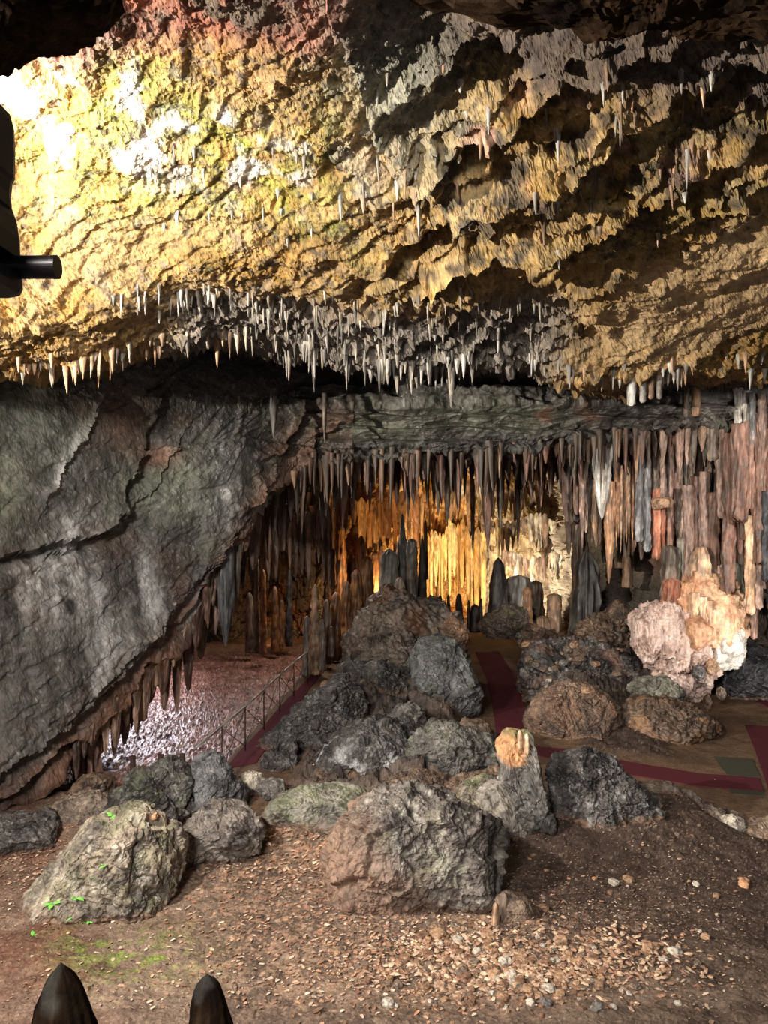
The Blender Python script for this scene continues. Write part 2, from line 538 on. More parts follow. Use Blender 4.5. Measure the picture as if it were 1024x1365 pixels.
# the flat ledge: level beds
lv = sstep(380, 460, px)
zb = p[:, 2] * 3.1 + 0.5 * wob + 0.3 * fbm(p, (0.8, 0.8, 3), 3, seed=221)
fb = zb - np.floor(zb)
disp += lv * 0.30 * (np.where(fb < 0.85, fb / 0.85, (1 - fb) / 0.15) - 0.5)
disp += lv * sstep(562, 545, py + 6 * lum) * sstep(505, 540, py) * 0.15
disp += lv * 0.16 * fbm(p, (1.2, 1.2, 4.5), 3, ridged=True, seed=223)
Wd = W + Nrm * disp.reshape(sh)[..., None]
hang = np.exp(-((py - bt) / 14.0) ** 2)
Wd[..., 2] -= (hang * 0.4 * np.abs(fbm(p * np.array([1, 0.3, 0]), 3.2, 3, seed=231))).reshape(sh)
n5 = fbm(p, 0.9, 5, gain=0.6, seed=233)
n6 = fbm(p, 4.5, 4, gain=0.6, seed=235)
st = fbm(p, (2.6, 2.6, 0.25), 4, seed=237)
base, dark, pale, gg = lin((108, 103, 97)), lin((66, 61, 58)), lin((170, 165, 160)), lin((146, 148, 128))
brown = lin((134, 100, 80))
c = np.tile(base, (len(p), 1))
c = mixc(c, dark, sstep(-0.05, 0.3, n5) * 0.85)
c = mixc(c, dark, sstep(0.6, 0.85, rl) * 0.5)
c = mixc(c, lin((92, 92, 76)), sstep(0.05, 0.35, fbm(p, 1.3, 4, seed=238)) * 0.6)
c = mixc(c, pale, sstep(0.14, 0.42, n6 + 0.3 * n5) * 0.45)
c = mixc(c, lin((44, 40, 39)), sstep(0.04, 0.3, fbm(p, (1.1, 1.1, 0.55), 5, gain=0.6, seed=241)) * 0.75)
c = mixc(c, lin((118, 92, 78)), sstep(0.1, 0.35, fbm(p, 0.8, 4, seed=243)) * 0.45 * slabm)
c = mixc(c, lin((190, 186, 182)), sstep(0.30, 0.42, fbm(p, 10.0, 3, gain=0.7, seed=245)) * 0.8)
for (mx_, my_, rx, ry, rot, k) in [(215, 645, 62, 52, 0, .8), (8, 640, 30, 60, 0, .95), (60, 555, 50, 55, 0, .5), (90, 600, 12, 50, 0.45, .5), (520, 578, 40, 22, 0, .7), (640, 555, 90, 20, 0, .55), (480, 575, 30, 20, 0, .5), (700, 560, 60, 18, 0, .4)]:
    c = mixc(c, gg, np.clip(spot_mask(ex, ey, mx_, my_, rx, ry, rot) * k * (0.8 + 0.8 * n6), 0, 1))
for (mx_, my_, rx, ry, rot, k) in [(95, 770, 20, 60, 0.05, .9), (48, 780, 13, 50, 0, .7), (195, 790, 14, 45, 0, .5), (125, 800, 12, 36, 0.1, .5), (260, 805, 10, 30, 0, .35), (130, 880, 10, 60, 0.35, .3), (300, 645, 12, 45, 0.1, .4), (160, 855, 40, 26, 0, .25), (85, 620, 9, 45, 0.5, .4), (345, 680, 8, 26, 0.6, .7)]:
    c = mixc(c, lin((222, 218, 212)), np.clip(1.7 * spot_mask(ex, ey, mx_, my_, rx, ry, rot) * k * (0.8 + 2.4 * st + 0.8 * n6), 0, 0.95))
c = mixc(c, lin((160, 120, 98)), np.clip(spot_mask(ex, ey, 165, 560, 34, 34, 0) * 0.55 + spot_mask(ex, ey, 214, 606, 26, 14) * 0.9 + spot_mask(ex, ey, 727, 556, 7, 9) + spot_mask(ex, ey, 780, 552, 14, 8, 0.5) * .7, 0, 1))
c = mixc(c, brown, np.clip(edge_zone * slabm * (0.55 + 1.2 * n5 + 0.9 * (saw - .5)), 0, 1))
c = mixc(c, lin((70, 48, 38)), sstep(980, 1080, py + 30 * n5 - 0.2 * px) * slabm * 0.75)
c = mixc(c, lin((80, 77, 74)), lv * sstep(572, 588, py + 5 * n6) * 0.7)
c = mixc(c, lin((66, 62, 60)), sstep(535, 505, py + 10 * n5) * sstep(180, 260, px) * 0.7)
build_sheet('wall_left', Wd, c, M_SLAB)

# ---- the lower roof running back from the ledge over the far chamber
r_px = [180, 300, 360, 420, 512, 600, 700, 780, 880, 960, 1100]
y0 = np.array([840, 760, 655, 607, 600, 598, 590, 580, 568, 556, 556.])
d0 = np.array([17.5, 18, 18.6, 19.2, 19.4, 19.6, 19.7, 19.8, 19.9, 19.8, 19.8])
y1 = np.array([800, 712, 655, 640, 636, 634, 632, 622, 606, 590, 590.])
d1 = np.array([30, 30, 31, 33, 37, 38.5, 38, 36, 30, 27, 25.])
rows = [(y0 - 25, d0 - 0.4), (y0, d0 + 0.2), (y0 * .6 + y1 * .4, d0 * .7 + d1 * .3), (y1, d1 + 0.4)]
PX, PY, D, W = sheet_points(r_px, rows, 1.7, 8)
W[..., 2] += 0.05
Nrm = grid_normals(W)
sh = W.shape[:2]
p = W.reshape(-1, 3)
disp = 0.5 * fbm(p, 0.5, 4, seed=301) + 0.25 * fbm(p, 2.5, 3, seed=303)
Wd = W.copy()
Wd[..., 2] += disp.reshape(sh)
n5 = fbm(p, 0.9, 5, gain=0.6, seed=305)
c = mixc(np.tile(lin((96, 78, 62)), (len(p), 1)), lin((170, 150, 128)), sstep(-0.1, 0.35, n5 + 0.25 * (p[:, 1] - 28) / 10))
build_sheet('ceiling_low', Wd, c, M_BACK)

# ---- the far wall and the right wall, fluted with flowstone
w_px = [150, 260, 330, 395, 440, 500, 560, 640, 720, 770, 820, 880, 960, 1024, 1350]
wd = np.array([26.5, 29.5, 31, 31, 31.5, 34, 37, 37, 35, 31, 27.5, 25.0, 23.5, 22.3, 19.0])
zt = np.full(len(w_px), 10.5)
zpy = lambda z, d: CY - (z - H) * FPX / d
rows = [(zpy(11.0, wd), wd - 0.8), (zpy(7.2, wd), wd - 0.3), (zpy(5, wd), wd), (zpy(2.5, wd), wd + 0.2), (zpy(1.0, wd), wd - 0.1), (zpy(-0.6, wd), wd - 0.9)]
PX, PY, D, W = sheet_points(w_px, rows, 1.6, 10)
Nrm = grid_normals(W)
sh = W.shape[:2]
p = W.reshape(-1, 3)
px, py = PX.ravel().astype(f32), PY.ravel().astype(f32)
wob = fbm(p, 0.4, 3, seed=311)
pw = p + 0.35 * np.stack([wob, wob, 0 * wob], 1)
fl = fbm(pw, (2.4, 2.4, 0.35), 4, ridged=True, seed=313)
fl2 = fbm(pw, (6.5, 6.5, 0.6), 3, ridged=True, seed=315)
lum = fbm(p, 1.4, 4, seed=317)
# overhanging shelves of flowstone with drips below
zz = p[:, 2] * 0.62 + 0.9 * wob + 0.3 * lum
fz = zz - np.floor(zz)
shelf = np.where(fz > 0.12, fz, 0)
disp = 0.9 * wob + 0.65 * (fl - 0.5) + 0.38 * (fl2 - 0.5) + 0.22 * lum + 0.10 * (shelf - 0.4) + 0.10 * fbm(p, (4.5, 4.5, 2.0), 4, gain=0.6, seed=319)
Wd = W + Nrm * disp.reshape(sh)[..., None]
n5 = fbm(p, (0.7, 0.7, 0.4), 4, seed=321)
n6 = fbm(p, (3.0, 3.0, 1.0), 4, gain=0.6, seed=323)
cream, orange, brn, dk, pk = lin((214, 194, 160)), lin((204, 162, 104)), lin((112, 86, 66)), lin((62, 54, 50)), lin((170, 118, 96))
c = np.tile(cream, (len(p), 1))
c = mixc(c, brn, sstep(0.0, 0.3, n6 + 0.3 * n5) * 0.75)
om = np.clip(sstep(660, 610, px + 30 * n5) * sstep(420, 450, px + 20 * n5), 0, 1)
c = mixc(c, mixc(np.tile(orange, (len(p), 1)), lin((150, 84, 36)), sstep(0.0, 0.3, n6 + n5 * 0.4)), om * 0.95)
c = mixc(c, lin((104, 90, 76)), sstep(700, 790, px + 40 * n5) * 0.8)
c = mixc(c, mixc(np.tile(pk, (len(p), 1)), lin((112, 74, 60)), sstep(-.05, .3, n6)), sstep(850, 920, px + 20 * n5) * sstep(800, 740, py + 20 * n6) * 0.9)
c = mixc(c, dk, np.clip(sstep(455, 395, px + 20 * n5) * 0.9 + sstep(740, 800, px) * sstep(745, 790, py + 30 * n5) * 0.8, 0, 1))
c = mixc(c, lin((150, 92, 48)), np.clip(spot_mask(px, py, 375, 815, 40, 50) * 0.8 * sstep(-0.1, 0.2, n6), 0, 1))
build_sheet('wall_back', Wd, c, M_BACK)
# ------------------------------------------------------------------ curtains of dripstone grown out of the roof: ribs of pipes with a ragged foot
def curtain(name, x0, x1, topf, dist, length, pitch, cols, seed, thick=0.25, sharp=1.4, lean=0.0, colgap=None):
    r = np.random.default_rng(seed)
    edges = [x0]
    while edges[-1] < x1:
        edges.append(edges[-1] + pitch * r.uniform(0.55, 1.6))
    edges = np.array(edges)
    nc = len(edges)
    L = np.array([r.uniform(*length((edges[k] - x0) / (x1 - x0))) for k in range(nc)])
    ofs = r.uniform(-0.5, 0.6, nc)
    cc = np.array([lin(cols[r.integers(len(cols))]) * r.uniform(0.75, 1.2) for _ in range(nc)])
    px = np.arange(x0, edges[-1] - 0.1, 0.9 / DETAIL)
    ci = np.clip(np.searchsorted(edges, px, side='right') - 1, 0, nc - 2)
    f = (px - edges[ci]) / (edges[ci + 1] - edges[ci])
    prof = np.sqrt(np.clip(1 - (2 * f - 1) ** 2, 0, 1))
    tp = np.array([topf(x) for x in px])
    d = np.array([dist(x) for x in px])
    Lx = L[ci] * (0.22 + 0.78 * np.clip(1 - np.abs(2 * f - 1) ** sharp, 0, 1))
    nv = max(12, int(np.max(L) / (1.4 / DETAIL)))
    t = np.linspace(-0.12, 1, nv)[:, None]
    PY = tp + Lx * t
    w = (edges[ci + 1] - edges[ci]) * d / FPX
    D = d - prof * w * 0.55 * (1 - 0.35 * np.clip(t, 0, 1)) - ofs[ci] * thick + np.clip(t, 0, 1) * lean
    # foot: rounded in, and the back of the curtain
    PYb = np.concatenate([PY, PY[-1:] - 1.0, PY[-1:] * 0.3 + PY[:1] * 0.7])
    Db = np.concatenate([D, D[-1:] + 0.12, D[-1:] + 0.5])
    PXb = np.broadcast_to(px, PYb.shape)
    W = np.stack([(PXb - CX) / FPX * Db, Db, H - (PYb - CY) / FPX * Db], -1)
    p = W.reshape(-1, 3)
    n1 = fbm(p, (4, 4, 0.9), 4, gain=0.6, seed=seed + 1)
    n2 = fbm(p, (2.0, 2.0, 1.2), 3, seed=seed + 2)
    n3 = fbm(p, (11, 11, 3.5), 3, gain=0.6, seed=seed + 3)
    p = p + np.stack([0.10 * n2 * 0.4, -0.16 * n1 - 0.06 * n3 - 0.2 * n2, 0.06 * n3], 1)
    col = np.broadcast_to(cc[ci], PYb.shape + (3,)).reshape(-1, 3)
    col = mixc(col, col.mean(0) * 0.42, sstep(0.0, 0.3, n1 + 0.4 * n3))
    col = mixc(col, np.clip(col * 1.7, 0, 0.8), sstep(0.1, 0.35, n3 - 0.3 * n1) * 0.6)
    o = link(name, raw_mesh(name, p, grid_faces(*PYb.shape), col, True), M_DRIP)
    return tag(o, kind='structure')


BR = [(96, 74, 60), (120, 90, 74), (84, 66, 56), (132, 108, 90), (104, 84, 70), (140, 116, 98)]
RB = [(150, 116, 100), (128, 92, 78), (166, 138, 122), (112, 84, 72), (136, 116, 102), (174, 150, 132), (150, 104, 86)]
GB = [(128, 116, 102), (150, 134, 116), (108, 92, 80), (170, 154, 136), (96, 84, 76), (140, 112, 94)]
ed = lambda x: float(np.interp(x, s_px, bot))
# under the flat ledge
curtain('ceiling_curtain', 395, 770, lambda x: ed(x) - 8, lambda x: 20.0, lambda u: (14, 58), 7.5, BR, 801)
curtain('ceiling_curtain', 380, 775, lambda x: ed(x) - 4, lambda x: 21.6, lambda u: (24, 84), 9.0, BR + [(96, 60, 48)], 802)
curtain('ceiling_curtain', 420, 780, lambda x: 610, lambda x: 25.5, lambda u: (30, 76), 8.0, GB, 803)
# from the end of the slab over the dark recess
curtain('ceiling_curtain', 318, 445, lambda x: float(np.interp(x, [318, 370, 420, 445], [730, 650, 615, 608])) - 6, lambda x: 19.4 + 0.01 * (x - 318), lambda u: (30, 95), 8.5, BR, 804)
curtain('ceiling_curtain', 330, 450, lambda x: float(np.interp(x, [330, 380, 430, 450], [700, 645, 612, 606])) - 4, lambda x: 21.5, lambda u: (40, 95), 8.0, BR + [(128, 84, 52)], 805)
# the ragged lower edge of the slab
curtain('slab_edge_fringe', 96, 330, lambda x: ed(x) - 14, lambda x: float(np.interp(x, s_px, botd)) + 0.05, lambda u: (26, 78 - 20 * u), 13.0, [(128, 98, 80), (104, 76, 62), (150, 120, 100), (90, 72, 62), (176, 146, 124)], 806, sharp=2.0)
curtain('slab_edge_fringe', 110, 340, lambda x: ed(x) - 10, lambda x: float(np.interp(x, s_px, botd)) + 0.6, lambda u: (40, 96), 13.0, [(110, 82, 68), (90, 66, 56), (140, 112, 94)], 807, sharp=2.4)
# the right-hand curtains over the bright column
curtain('wall_right_curtain', 742, 1160, lambda x: float(np.interp(x, [742, 880, 960, 1024, 1160], [582, 570, 556, 548, 540])), lambda x: float(np.interp(x, [742, 900, 1024, 1160], [20.4, 20.1, 19.4, 18.2])), lambda u: (24, 74), 9.0, GB + RB, 808)
curtain('wall_right_curtain', 748, 1160, lambda x: float(np.interp(x, [748, 880, 960, 1024], [600, 590, 570, 560])), lambda x: float(np.interp(x, [748, 900, 1024, 1160], [21.4, 20.9, 20.0, 18.9])), lambda u: (70, 130) if u < 0.25 else (90, 200), 11.0, RB + [(150, 130, 112)], 809, sharp=3.2)
curtain('wall_right_curtain', 752, 1160, lambda x: 612, lambda x: float(np.interp(x, [752, 900, 1024, 1160], [22.6, 21.8, 20.8, 19.6])), lambda u: (80, 140) if u < 0.3 else (120, 240), 11.0, [(110, 88, 76), (128, 98, 84), (90, 72, 64), (140, 116, 100)], 810, sharp=3.2)
# drips of flowstone shelves on the far wall
CW = [(206, 188, 158), (170, 144, 116), (120, 94, 74), (222, 206, 178), (146, 116, 92)]
curtain('flowstone_shelf', 596, 770, lambda x: 652 + 5 * math.sin(x / 17), lambda x: 34.6 - 0.012 * max(0, x - 640), lambda u: (16, 58), 6.5, CW, 821)
curtain('flowstone_shelf', 640, 775, lambda x: 694 + 6 * math.sin(x / 13), lambda x: 33.8 - 0.012 * max(0, x - 640), lambda u: (14, 60), 6.0, CW, 822)
curtain('flowstone_shelf', 668, 760, lambda x: 742 + 5 * math.sin(x / 11), lambda x: 32.6, lambda u: (16, 50), 6.5, CW, 823)
curtain('flowstone_shelf', 566, 642, lambda x: 712 + 9 * math.sin(x / 9) + 6 * math.sin(x / 3.1), lambda x: 36.3, lambda u: (50, 110), 5.5, [(206, 170, 112), (190, 146, 86), (214, 184, 130)], 824, sharp=3.0)
curtain('flowstone_shelf', 436, 560, lambda x: 668 + 8 * math.sin(x / 15), lambda x: 30.2 + 0.03 * (x - 436), lambda u: (30, 110), 8.0, [(170, 122, 76), (134, 92, 60), (110, 80, 60), (190, 146, 98)], 825, sharp=2.0)
curtain('flowstone_shelf', 432, 540, lambda x: 745 + 8 * math.sin(x / 12), lambda x: 29.4 + 0.03 * (x - 436), lambda u: (30, 100), 8.0, [(150, 108, 70), (124, 88, 60), (100, 74, 58)], 826, sharp=2.0)
curtain('flowstone_shelf', 352, 440, lambda x: 690 + 6 * math.sin(x / 12), lambda x: 27.6, lambda u: (30, 110), 8.0, [(100, 82, 70), (80, 66, 58), (120, 98, 82)], 827, sharp=2.0)
# ------------------------------------------------------------------ the ground
def seg_dist(x, y, pts):
    best = np.full(np.shape(x), 1e9)
    for (x0, y0), (x1, y1) in zip(pts[:-1], pts[1:]):
        dx, dy = x1 - x0, y1 - y0
        t = np.clip(((x - x0) * dx + (y - y0) * dy) / (dx * dx + dy * dy), 0, 1)
        best = np.minimum(best, np.hypot(x - x0 - t * dx, y - y0 - t * dy))
    return best


def g2(*pp):
    return [tuple(G(a, b)[:2]) for a, b in pp]


PATHS = [(g2((598, 824), (640, 846), (668, 900), (684, 960), (690, 1010)), 1.0),
         (g2((690, 1008), (800, 1024), (900, 1036), (1040, 1050), (1180, 1056)), 0.75),
         (g2((1060, 900), (990, 950), (1010, 1000), (1060, 1080)), 1.5),
         (g2((470, 862), (440, 880), (380, 955), (318, 1030), (285, 1075)), 0.85)]


def path_mask(x, y):
    m = np.zeros(np.shape(x))
    for pts, hw in PATHS:
        m = np.maximum(m, sstep(hw + 0.55, hw, seg_dist(x, y, pts)))
    return m


def bump(x, y, cx, cy, rx, ry, h):
    return h * np.exp(-((x - cx) / rx) ** 2 - ((y - cy) / ry) ** 2)


def ground(x, y, detail=True):
    x, y = np.asarray(x, float), np.asarray(y, float)
    p = np.stack([x, y, np.zeros_like(x)], -1).reshape(-1, 3)
    hgt = 0.10 * np.clip(9.6 - y, 0, 4)
    hgt = hgt + bump(x, y, -0.2, 19.5, 1.9, 3.2, 0.9) + bump(x, y, 0.2, 23, 1.8, 2.5, 1.0)
    hgt = hgt + bump(x, y, 6.2, 23.5, 2.6, 4.0, 1.0) + bump(x, y, 4.6, 19.6, 1.2, 1.8, 0.35)
    hgt = hgt + bump(x, y, -1.3, 12, 1.2, 0.8, 0.2) + bump(x, y, 3.2, 11.8, 2.2, 0.8, 0.25) + bump(x, y, 4.6, 12.6, 1.6, .6, .25)
    hgt = hgt + bump(x, y, -3.6, 12.6, 1.6, .8, .1) + bump(x, y, -5.4, 12.2, 1.6, .8, .05)
    rough = 0.10 * fbm(p, 0.8, 4, seed=401).reshape(x.shape) + 0.05
    hgt = hgt + rough
    m = path_mask(x, y)
    hgt = hgt * (1 - m)
    pool = pool_mask(x, y)
    hgt = hgt * (1 - pool) - 0.22 * pool
    if detail:
        q = p
        dd = 0.05 * fbm(q, 3.0, 4, gain=0.6, seed=403) + 0.028 * np.abs(fbm(q, 11, 3, gain=0.6, seed=405))
        f, ed = facets(q, 5.5, seed=407, tilt=0.5, off=0.6)
        dd = dd + 0.03 * np.maximum(f, 0)
        rk = np.clip(bump(x, y, -0.2, 19.3, 2.2, 3.6, 1.4) + bump(x, y, 0.2, 23, 2.0, 2.8, 1.4) + bump(x, y, 5.6, 22.5, 2.8, 4.5, 1.4) + bump(x, y, -0.1, 14.8, 2.0, 1.2, 1.2), 0, 1).ravel()
        f4, e4 = facets(q + 0.1 * dd[:, None], 1.7, seed=409, tilt=1.2, off=1.0)
        dd = dd + rk * (0.24 * f4 + 0.16 * fbm(q, 4.0, 3, ridged=True, seed=419))
        hgt = hgt + dd.reshape(x.shape) * (1 - 0.88 * m) * (1 - pool)
    return hgt


_lp = g2((432, 855), (405, 900), (360, 950), (318, 1000), (278, 1050))
_lpx, _lpy = [a for a, b in _lp][::-1], [b for a, b in _lp][::-1]


def pool_mask(x, y):
    """the sunken bed of wet gravel, left of the railed path"""
    edge = np.interp(y, _lpy, _lpx)
    return sstep(edge - 0.02, edge - 0.2, x) * sstep(13.6, 14.3, y) * sstep(28.6, 28.0, y)


st = 1.5 / DETAIL
pyv = np.arange(1520, 806, -st)
pxv = np.arange(-380, 1420, st)
PX, PY = np.meshgrid(pxv, pyv)
D = fd(PY)
X, Y = (PX - CX) / FPX * D, D
Z = ground(X, Y)
W = np.stack([X, Y, Z], -1)
p = W.reshape(-1, 3)
px, py = PX.ravel(), PY.ravel()
n1 = fbm(p, 0.9, 5, gain=0.6, seed=411)
n2 = fbm(p, 5.0, 4, gain=0.65, seed=413)
n3 = fbm(p, 14.0, 3, gain=0.65, seed=415)
dirt, dark, rust, sand, moss = lin((116, 98, 84)), lin((70, 56, 49)), lin((160, 120, 96)), lin((152, 130, 108)), lin((104, 118, 52))
c = np.tile(dirt, (len(p), 1))
c = mixc(c, dark, np.clip(sstep(-0.15, 0.3, n1) * 0.7 + 1.0 * sstep(560, 740, px + 60 * n1) * sstep(1330, 1200, py - 0.1 * (px - 700)), 0, 0.95))
c = mixc(c, lin((100, 66, 52)), sstep(200, 60, px) * 0.8 * sstep(-.3, .2, n1))
litter = np.clip(spot_mask(px, py, 400, 1150, 150, 60) + spot_mask(px, py, 470, 1260, 200, 70) + spot_mask(px, py, 610, 1290, 190, 70) + 0.6 * spot_mask(px, py, 110, 1140, 60, 30) + .5 * spot_mask(px, py, 520, 1350, 260, 40), 0, 1)
c = mixc(c, rust, litter * sstep(0.02, 0.2, n3 + 0.5 * n2))
c = mixc(c, sand, np.clip(sstep(0.12, 0.3, n3) * 0.8 * litter + 0.5 * spot_mask(px, py, 330, 1330, 300, 60) * sstep(-.1, .2, n2), 0, 1))
c = mixc(c, moss, np.clip((spot_mask(px, py, 185, 1300, 70, 40, -0.2) * 1.1 + 0.5 * spot_mask(px, py, 110, 1275, 50, 30)) * sstep(-0.15, 0.2, n2 + 0.5 * n1), 0, 0.9))
c = mixc(c, lin((170, 150, 122)), np.clip(sstep(0.2, 0.32, fbm(p, 26, 3, gain=0.7, seed=417)) * 0.4, 0, 1))
rk = np.clip(bump(X, Y, -0.2, 19.3, 2.2, 3.6, 1.4) + bump(X, Y, 0.2, 23, 2.0, 2.8, 1.4) + bump(X, Y, 5.6, 22.5, 2.8, 4.5, 1.4) + bump(X, Y, -0.1, 14.8, 2.0, 1.2, 1.2), 0, 1).ravel()
c = mixc(c, mixc(np.tile(lin((92, 80, 72)), (len(p), 1)), lin((50, 45, 43)), sstep(-.2, .25, n2 + n1)), rk)
pm = path_mask(X, Y).ravel()
c = mixc(c, mixc(np.tile(lin((112, 88, 68)), (len(p), 1)), lin((88, 70, 54)), sstep(-.2, .3, n1)), pm * 0.95)
c = mixc(c, lin((84, 62, 50)), sstep(21, 24, p[:, 1]) * sstep(4.6, 5.4, p[:, 0]) * 0.8)
c = mixc(c, lin((134, 96, 66)), sstep(27.6, 28.4, p[:, 1]) * sstep(-1.5, -2.5, p[:, 0]) * 0.9)
me = raw_mesh('floor', p, grid_faces(*X.shape, flip=True), c)
tag(link('floor', me, M_FLOOR), kind='structure')

# wet red gravel lying in the bed
pyv = np.arange(1052, 866, -st * 0.9)
pxv = np.arange(60, 445, st * 0.9)
PX, PY = np.meshgrid(pxv, pyv)
D = fd(PY, -0.1)
X, Y = (PX - CX) / FPX * D, D
edge = np.interp(Y, _lpy, _lpx) - 0.05
X = np.minimum(X, edge)
p = np.stack([X, Y, np.zeros_like(X)], -1).reshape(-1, 3)
f, ed = facets(p * np.array([1, 0.55, 1]), 12.5, seed=421, tilt=0.9, off=0.9)
f2, ed2 = facets(p * np.array([1, 0.7, 1]), 5.5, seed=423, tilt=0.5, off=0.5)
Z = -0.13 + 0.06 * f + 0.05 * f2 + 0.05 * fbm(p, 0.7, 3, seed=425)
p[:, 2] = Z
n2 = fbm(p, 3.0, 4, gain=0.65, seed=427)
n3 = fbm(p, 9.0, 3, gain=0.65, seed=429)
c = np.tile(lin((124, 86, 74)), (len(p), 1))
c = mixc(c, lin((160, 116, 98)), sstep(0, 0.25, n3))
c = mixc(c, lin((88, 58, 54)), sstep(0.05, 0.3, n2))
c = mixc(c, lin((170, 120, 96)), np.clip(f - 0.25, 0, 1))
me = raw_mesh('wet_gravel', p, grid_faces(*X.shape, flip=True), c)
tag(link('wet_gravel', me, M_WET), 'bed of wet reddish gravel beside the railed path under the slanting rock', 'gravel', kind='stuff')
# ------------------------------------------------------------------ boulders and other rock bodies
PAL = {
    'grey': ((112, 105, 98), (62, 58, 56), (168, 164, 158)),
    'mossy': ((146, 132, 114), (82, 74, 66), (200, 190, 172)),
    'purple': ((112, 102, 94), (66, 58, 56), (178, 172, 156)),
    'dark': ((78, 72, 68), (40, 36, 35), (164, 160, 156)),
    'brown': ((108, 86, 70), (60, 48, 42), (166, 142, 118)),
    'rust': ((134, 102, 78), (80, 60, 48), (190, 158, 128)),
    'green': ((112, 118, 98), (66, 66, 58), (176, 180, 160)),
    'pale': ((190, 178, 160), (120, 108, 98), (224, 214, 200)),
    'pink': ((200, 172, 158), (140, 112, 100), (228, 214, 204)),
    'orange': ((196, 146, 108), (138, 96, 70), (222, 190, 160)),
    'redorange': ((198, 122, 90), (140, 80, 60), (224, 172, 146)),
    'cream': ((218, 178, 140), (170, 122, 92), (238, 220, 200)),
    'tan': ((166, 132, 102), (104, 78, 62), (204, 176, 148)),
    'greenpale': ((146, 140, 124), (86, 82, 74), (192, 190, 176)),
    'navy': ((62, 60, 64), (36, 34, 38), (112, 110, 116)),
    'clay': ((128, 96, 74), (84, 62, 50), (168, 134, 106)),
    'blueg': ((122, 120, 120), (74, 72, 72), (182, 180, 180)),
    'redbrown': ((142, 106, 90), (86, 60, 50), (186, 148, 128)),
    'pinkbrown': ((164, 134, 118), (104, 80, 70), (204, 178, 162)),
    'greybrown': ((116, 100, 86), (66, 56, 50), (168, 152, 136)),
    'amber': ((150, 100, 56), (84, 54, 34), (196, 150, 96)),
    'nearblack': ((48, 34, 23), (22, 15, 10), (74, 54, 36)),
    'white': ((206, 198, 186), (150, 142, 132), (232, 228, 220)),
    'earth': ((120, 100, 84), (80, 66, 56), (158, 138, 116)),
}


def rock_colour(p, Nn, pal, size, moss=0.0, seed=0, dirt_z=None, light=0.5):
    a, b, c3 = [lin(x) for x in PAL[pal]]
    k = 1.0 / size
    n1 = fbm(p, 1.6 * k, 4, gain=0.6, seed=seed + 1)
    n2 = fbm(p, 6.0 * k, 4, gain=0.65, seed=seed + 2)
    n3 = fbm(p, 18.0 * k, 3, gain=0.65, seed=seed + 3)
    c = np.tile(a, (len(p), 1))
    c = mixc(c, b, sstep(-0.1, 0.3, n1 + 0.5 * n2))
    c = mixc(c, c3, np.clip(sstep(0.06, 0.3, n2 - 0.4 * n1 + 0.3 * n3) * light, 0, 1))
    c = mixc(c, b, sstep(0.12, 0.3, n3) * 0.6)
    if moss:
        mm = sstep(0.05, 0.35, fbm(p, 2.5 * k, 4, seed=seed + 4) + 0.25 * (Nn[:, 2] - 0.3))
        c = mixc(c, lin((98, 112, 56)), np.clip(mm * moss, 0, 0.9))
    if dirt_z is not None:
        g = dirt_z(p)
        c = mixc(c, lin((116, 88, 68)), sstep(0.16 * size, 0.0, g + 0.07 * size * n2 * 2) * 0.8)
    return c


def outline_radius(poly, grow=1.0):
    poly = np.array(poly, float)
    poly = poly.mean(0) + (poly - poly.mean(0)) * grow
    n = len(poly)
    # centre: mean of the filled outline
    x, y = poly[:, 0], poly[:, 1]
    x2, y2 = np.roll(x, -1), np.roll(y, -1)
    cr = x * y2 - x2 * y
    A = cr.sum() / 2
    cx, cy = ((x + x2) * cr).sum() / (6 * A), ((y + y2) * cr).sum() / (6 * A)
    t = np.linspace(0, 1, 24, endpoint=False)
    seg = (poly[:, None, :] * (1 - t[None, :, None]) + np.roll(poly, -1, 0)[:, None, :] * t[None, :, None]).reshape(-1, 2)
    th = np.arctan2(seg[:, 1] - cy, seg[:, 0] - cx)
    r = np.hypot(seg[:, 0] - cx, seg[:, 1] - cy)
    bins = np.linspace(-math.pi, math.pi, 181)
    idx = np.digitize(th, bins) - 1
    rr = np.array([r[idx == k].max() if (idx == k).any() else np.nan for k in range(180)])
    ok = ~np.isnan(rr)
    cen = (bins[:-1] + bins[1:]) / 2
    rr = np.interp(cen, cen[ok], rr[ok], period=2 * math.pi)
    for _ in range(2):
        rr = (np.roll(rr, 1) + 2 * rr + np.roll(rr, -1)) / 4
    return cx, cy, cen, rr


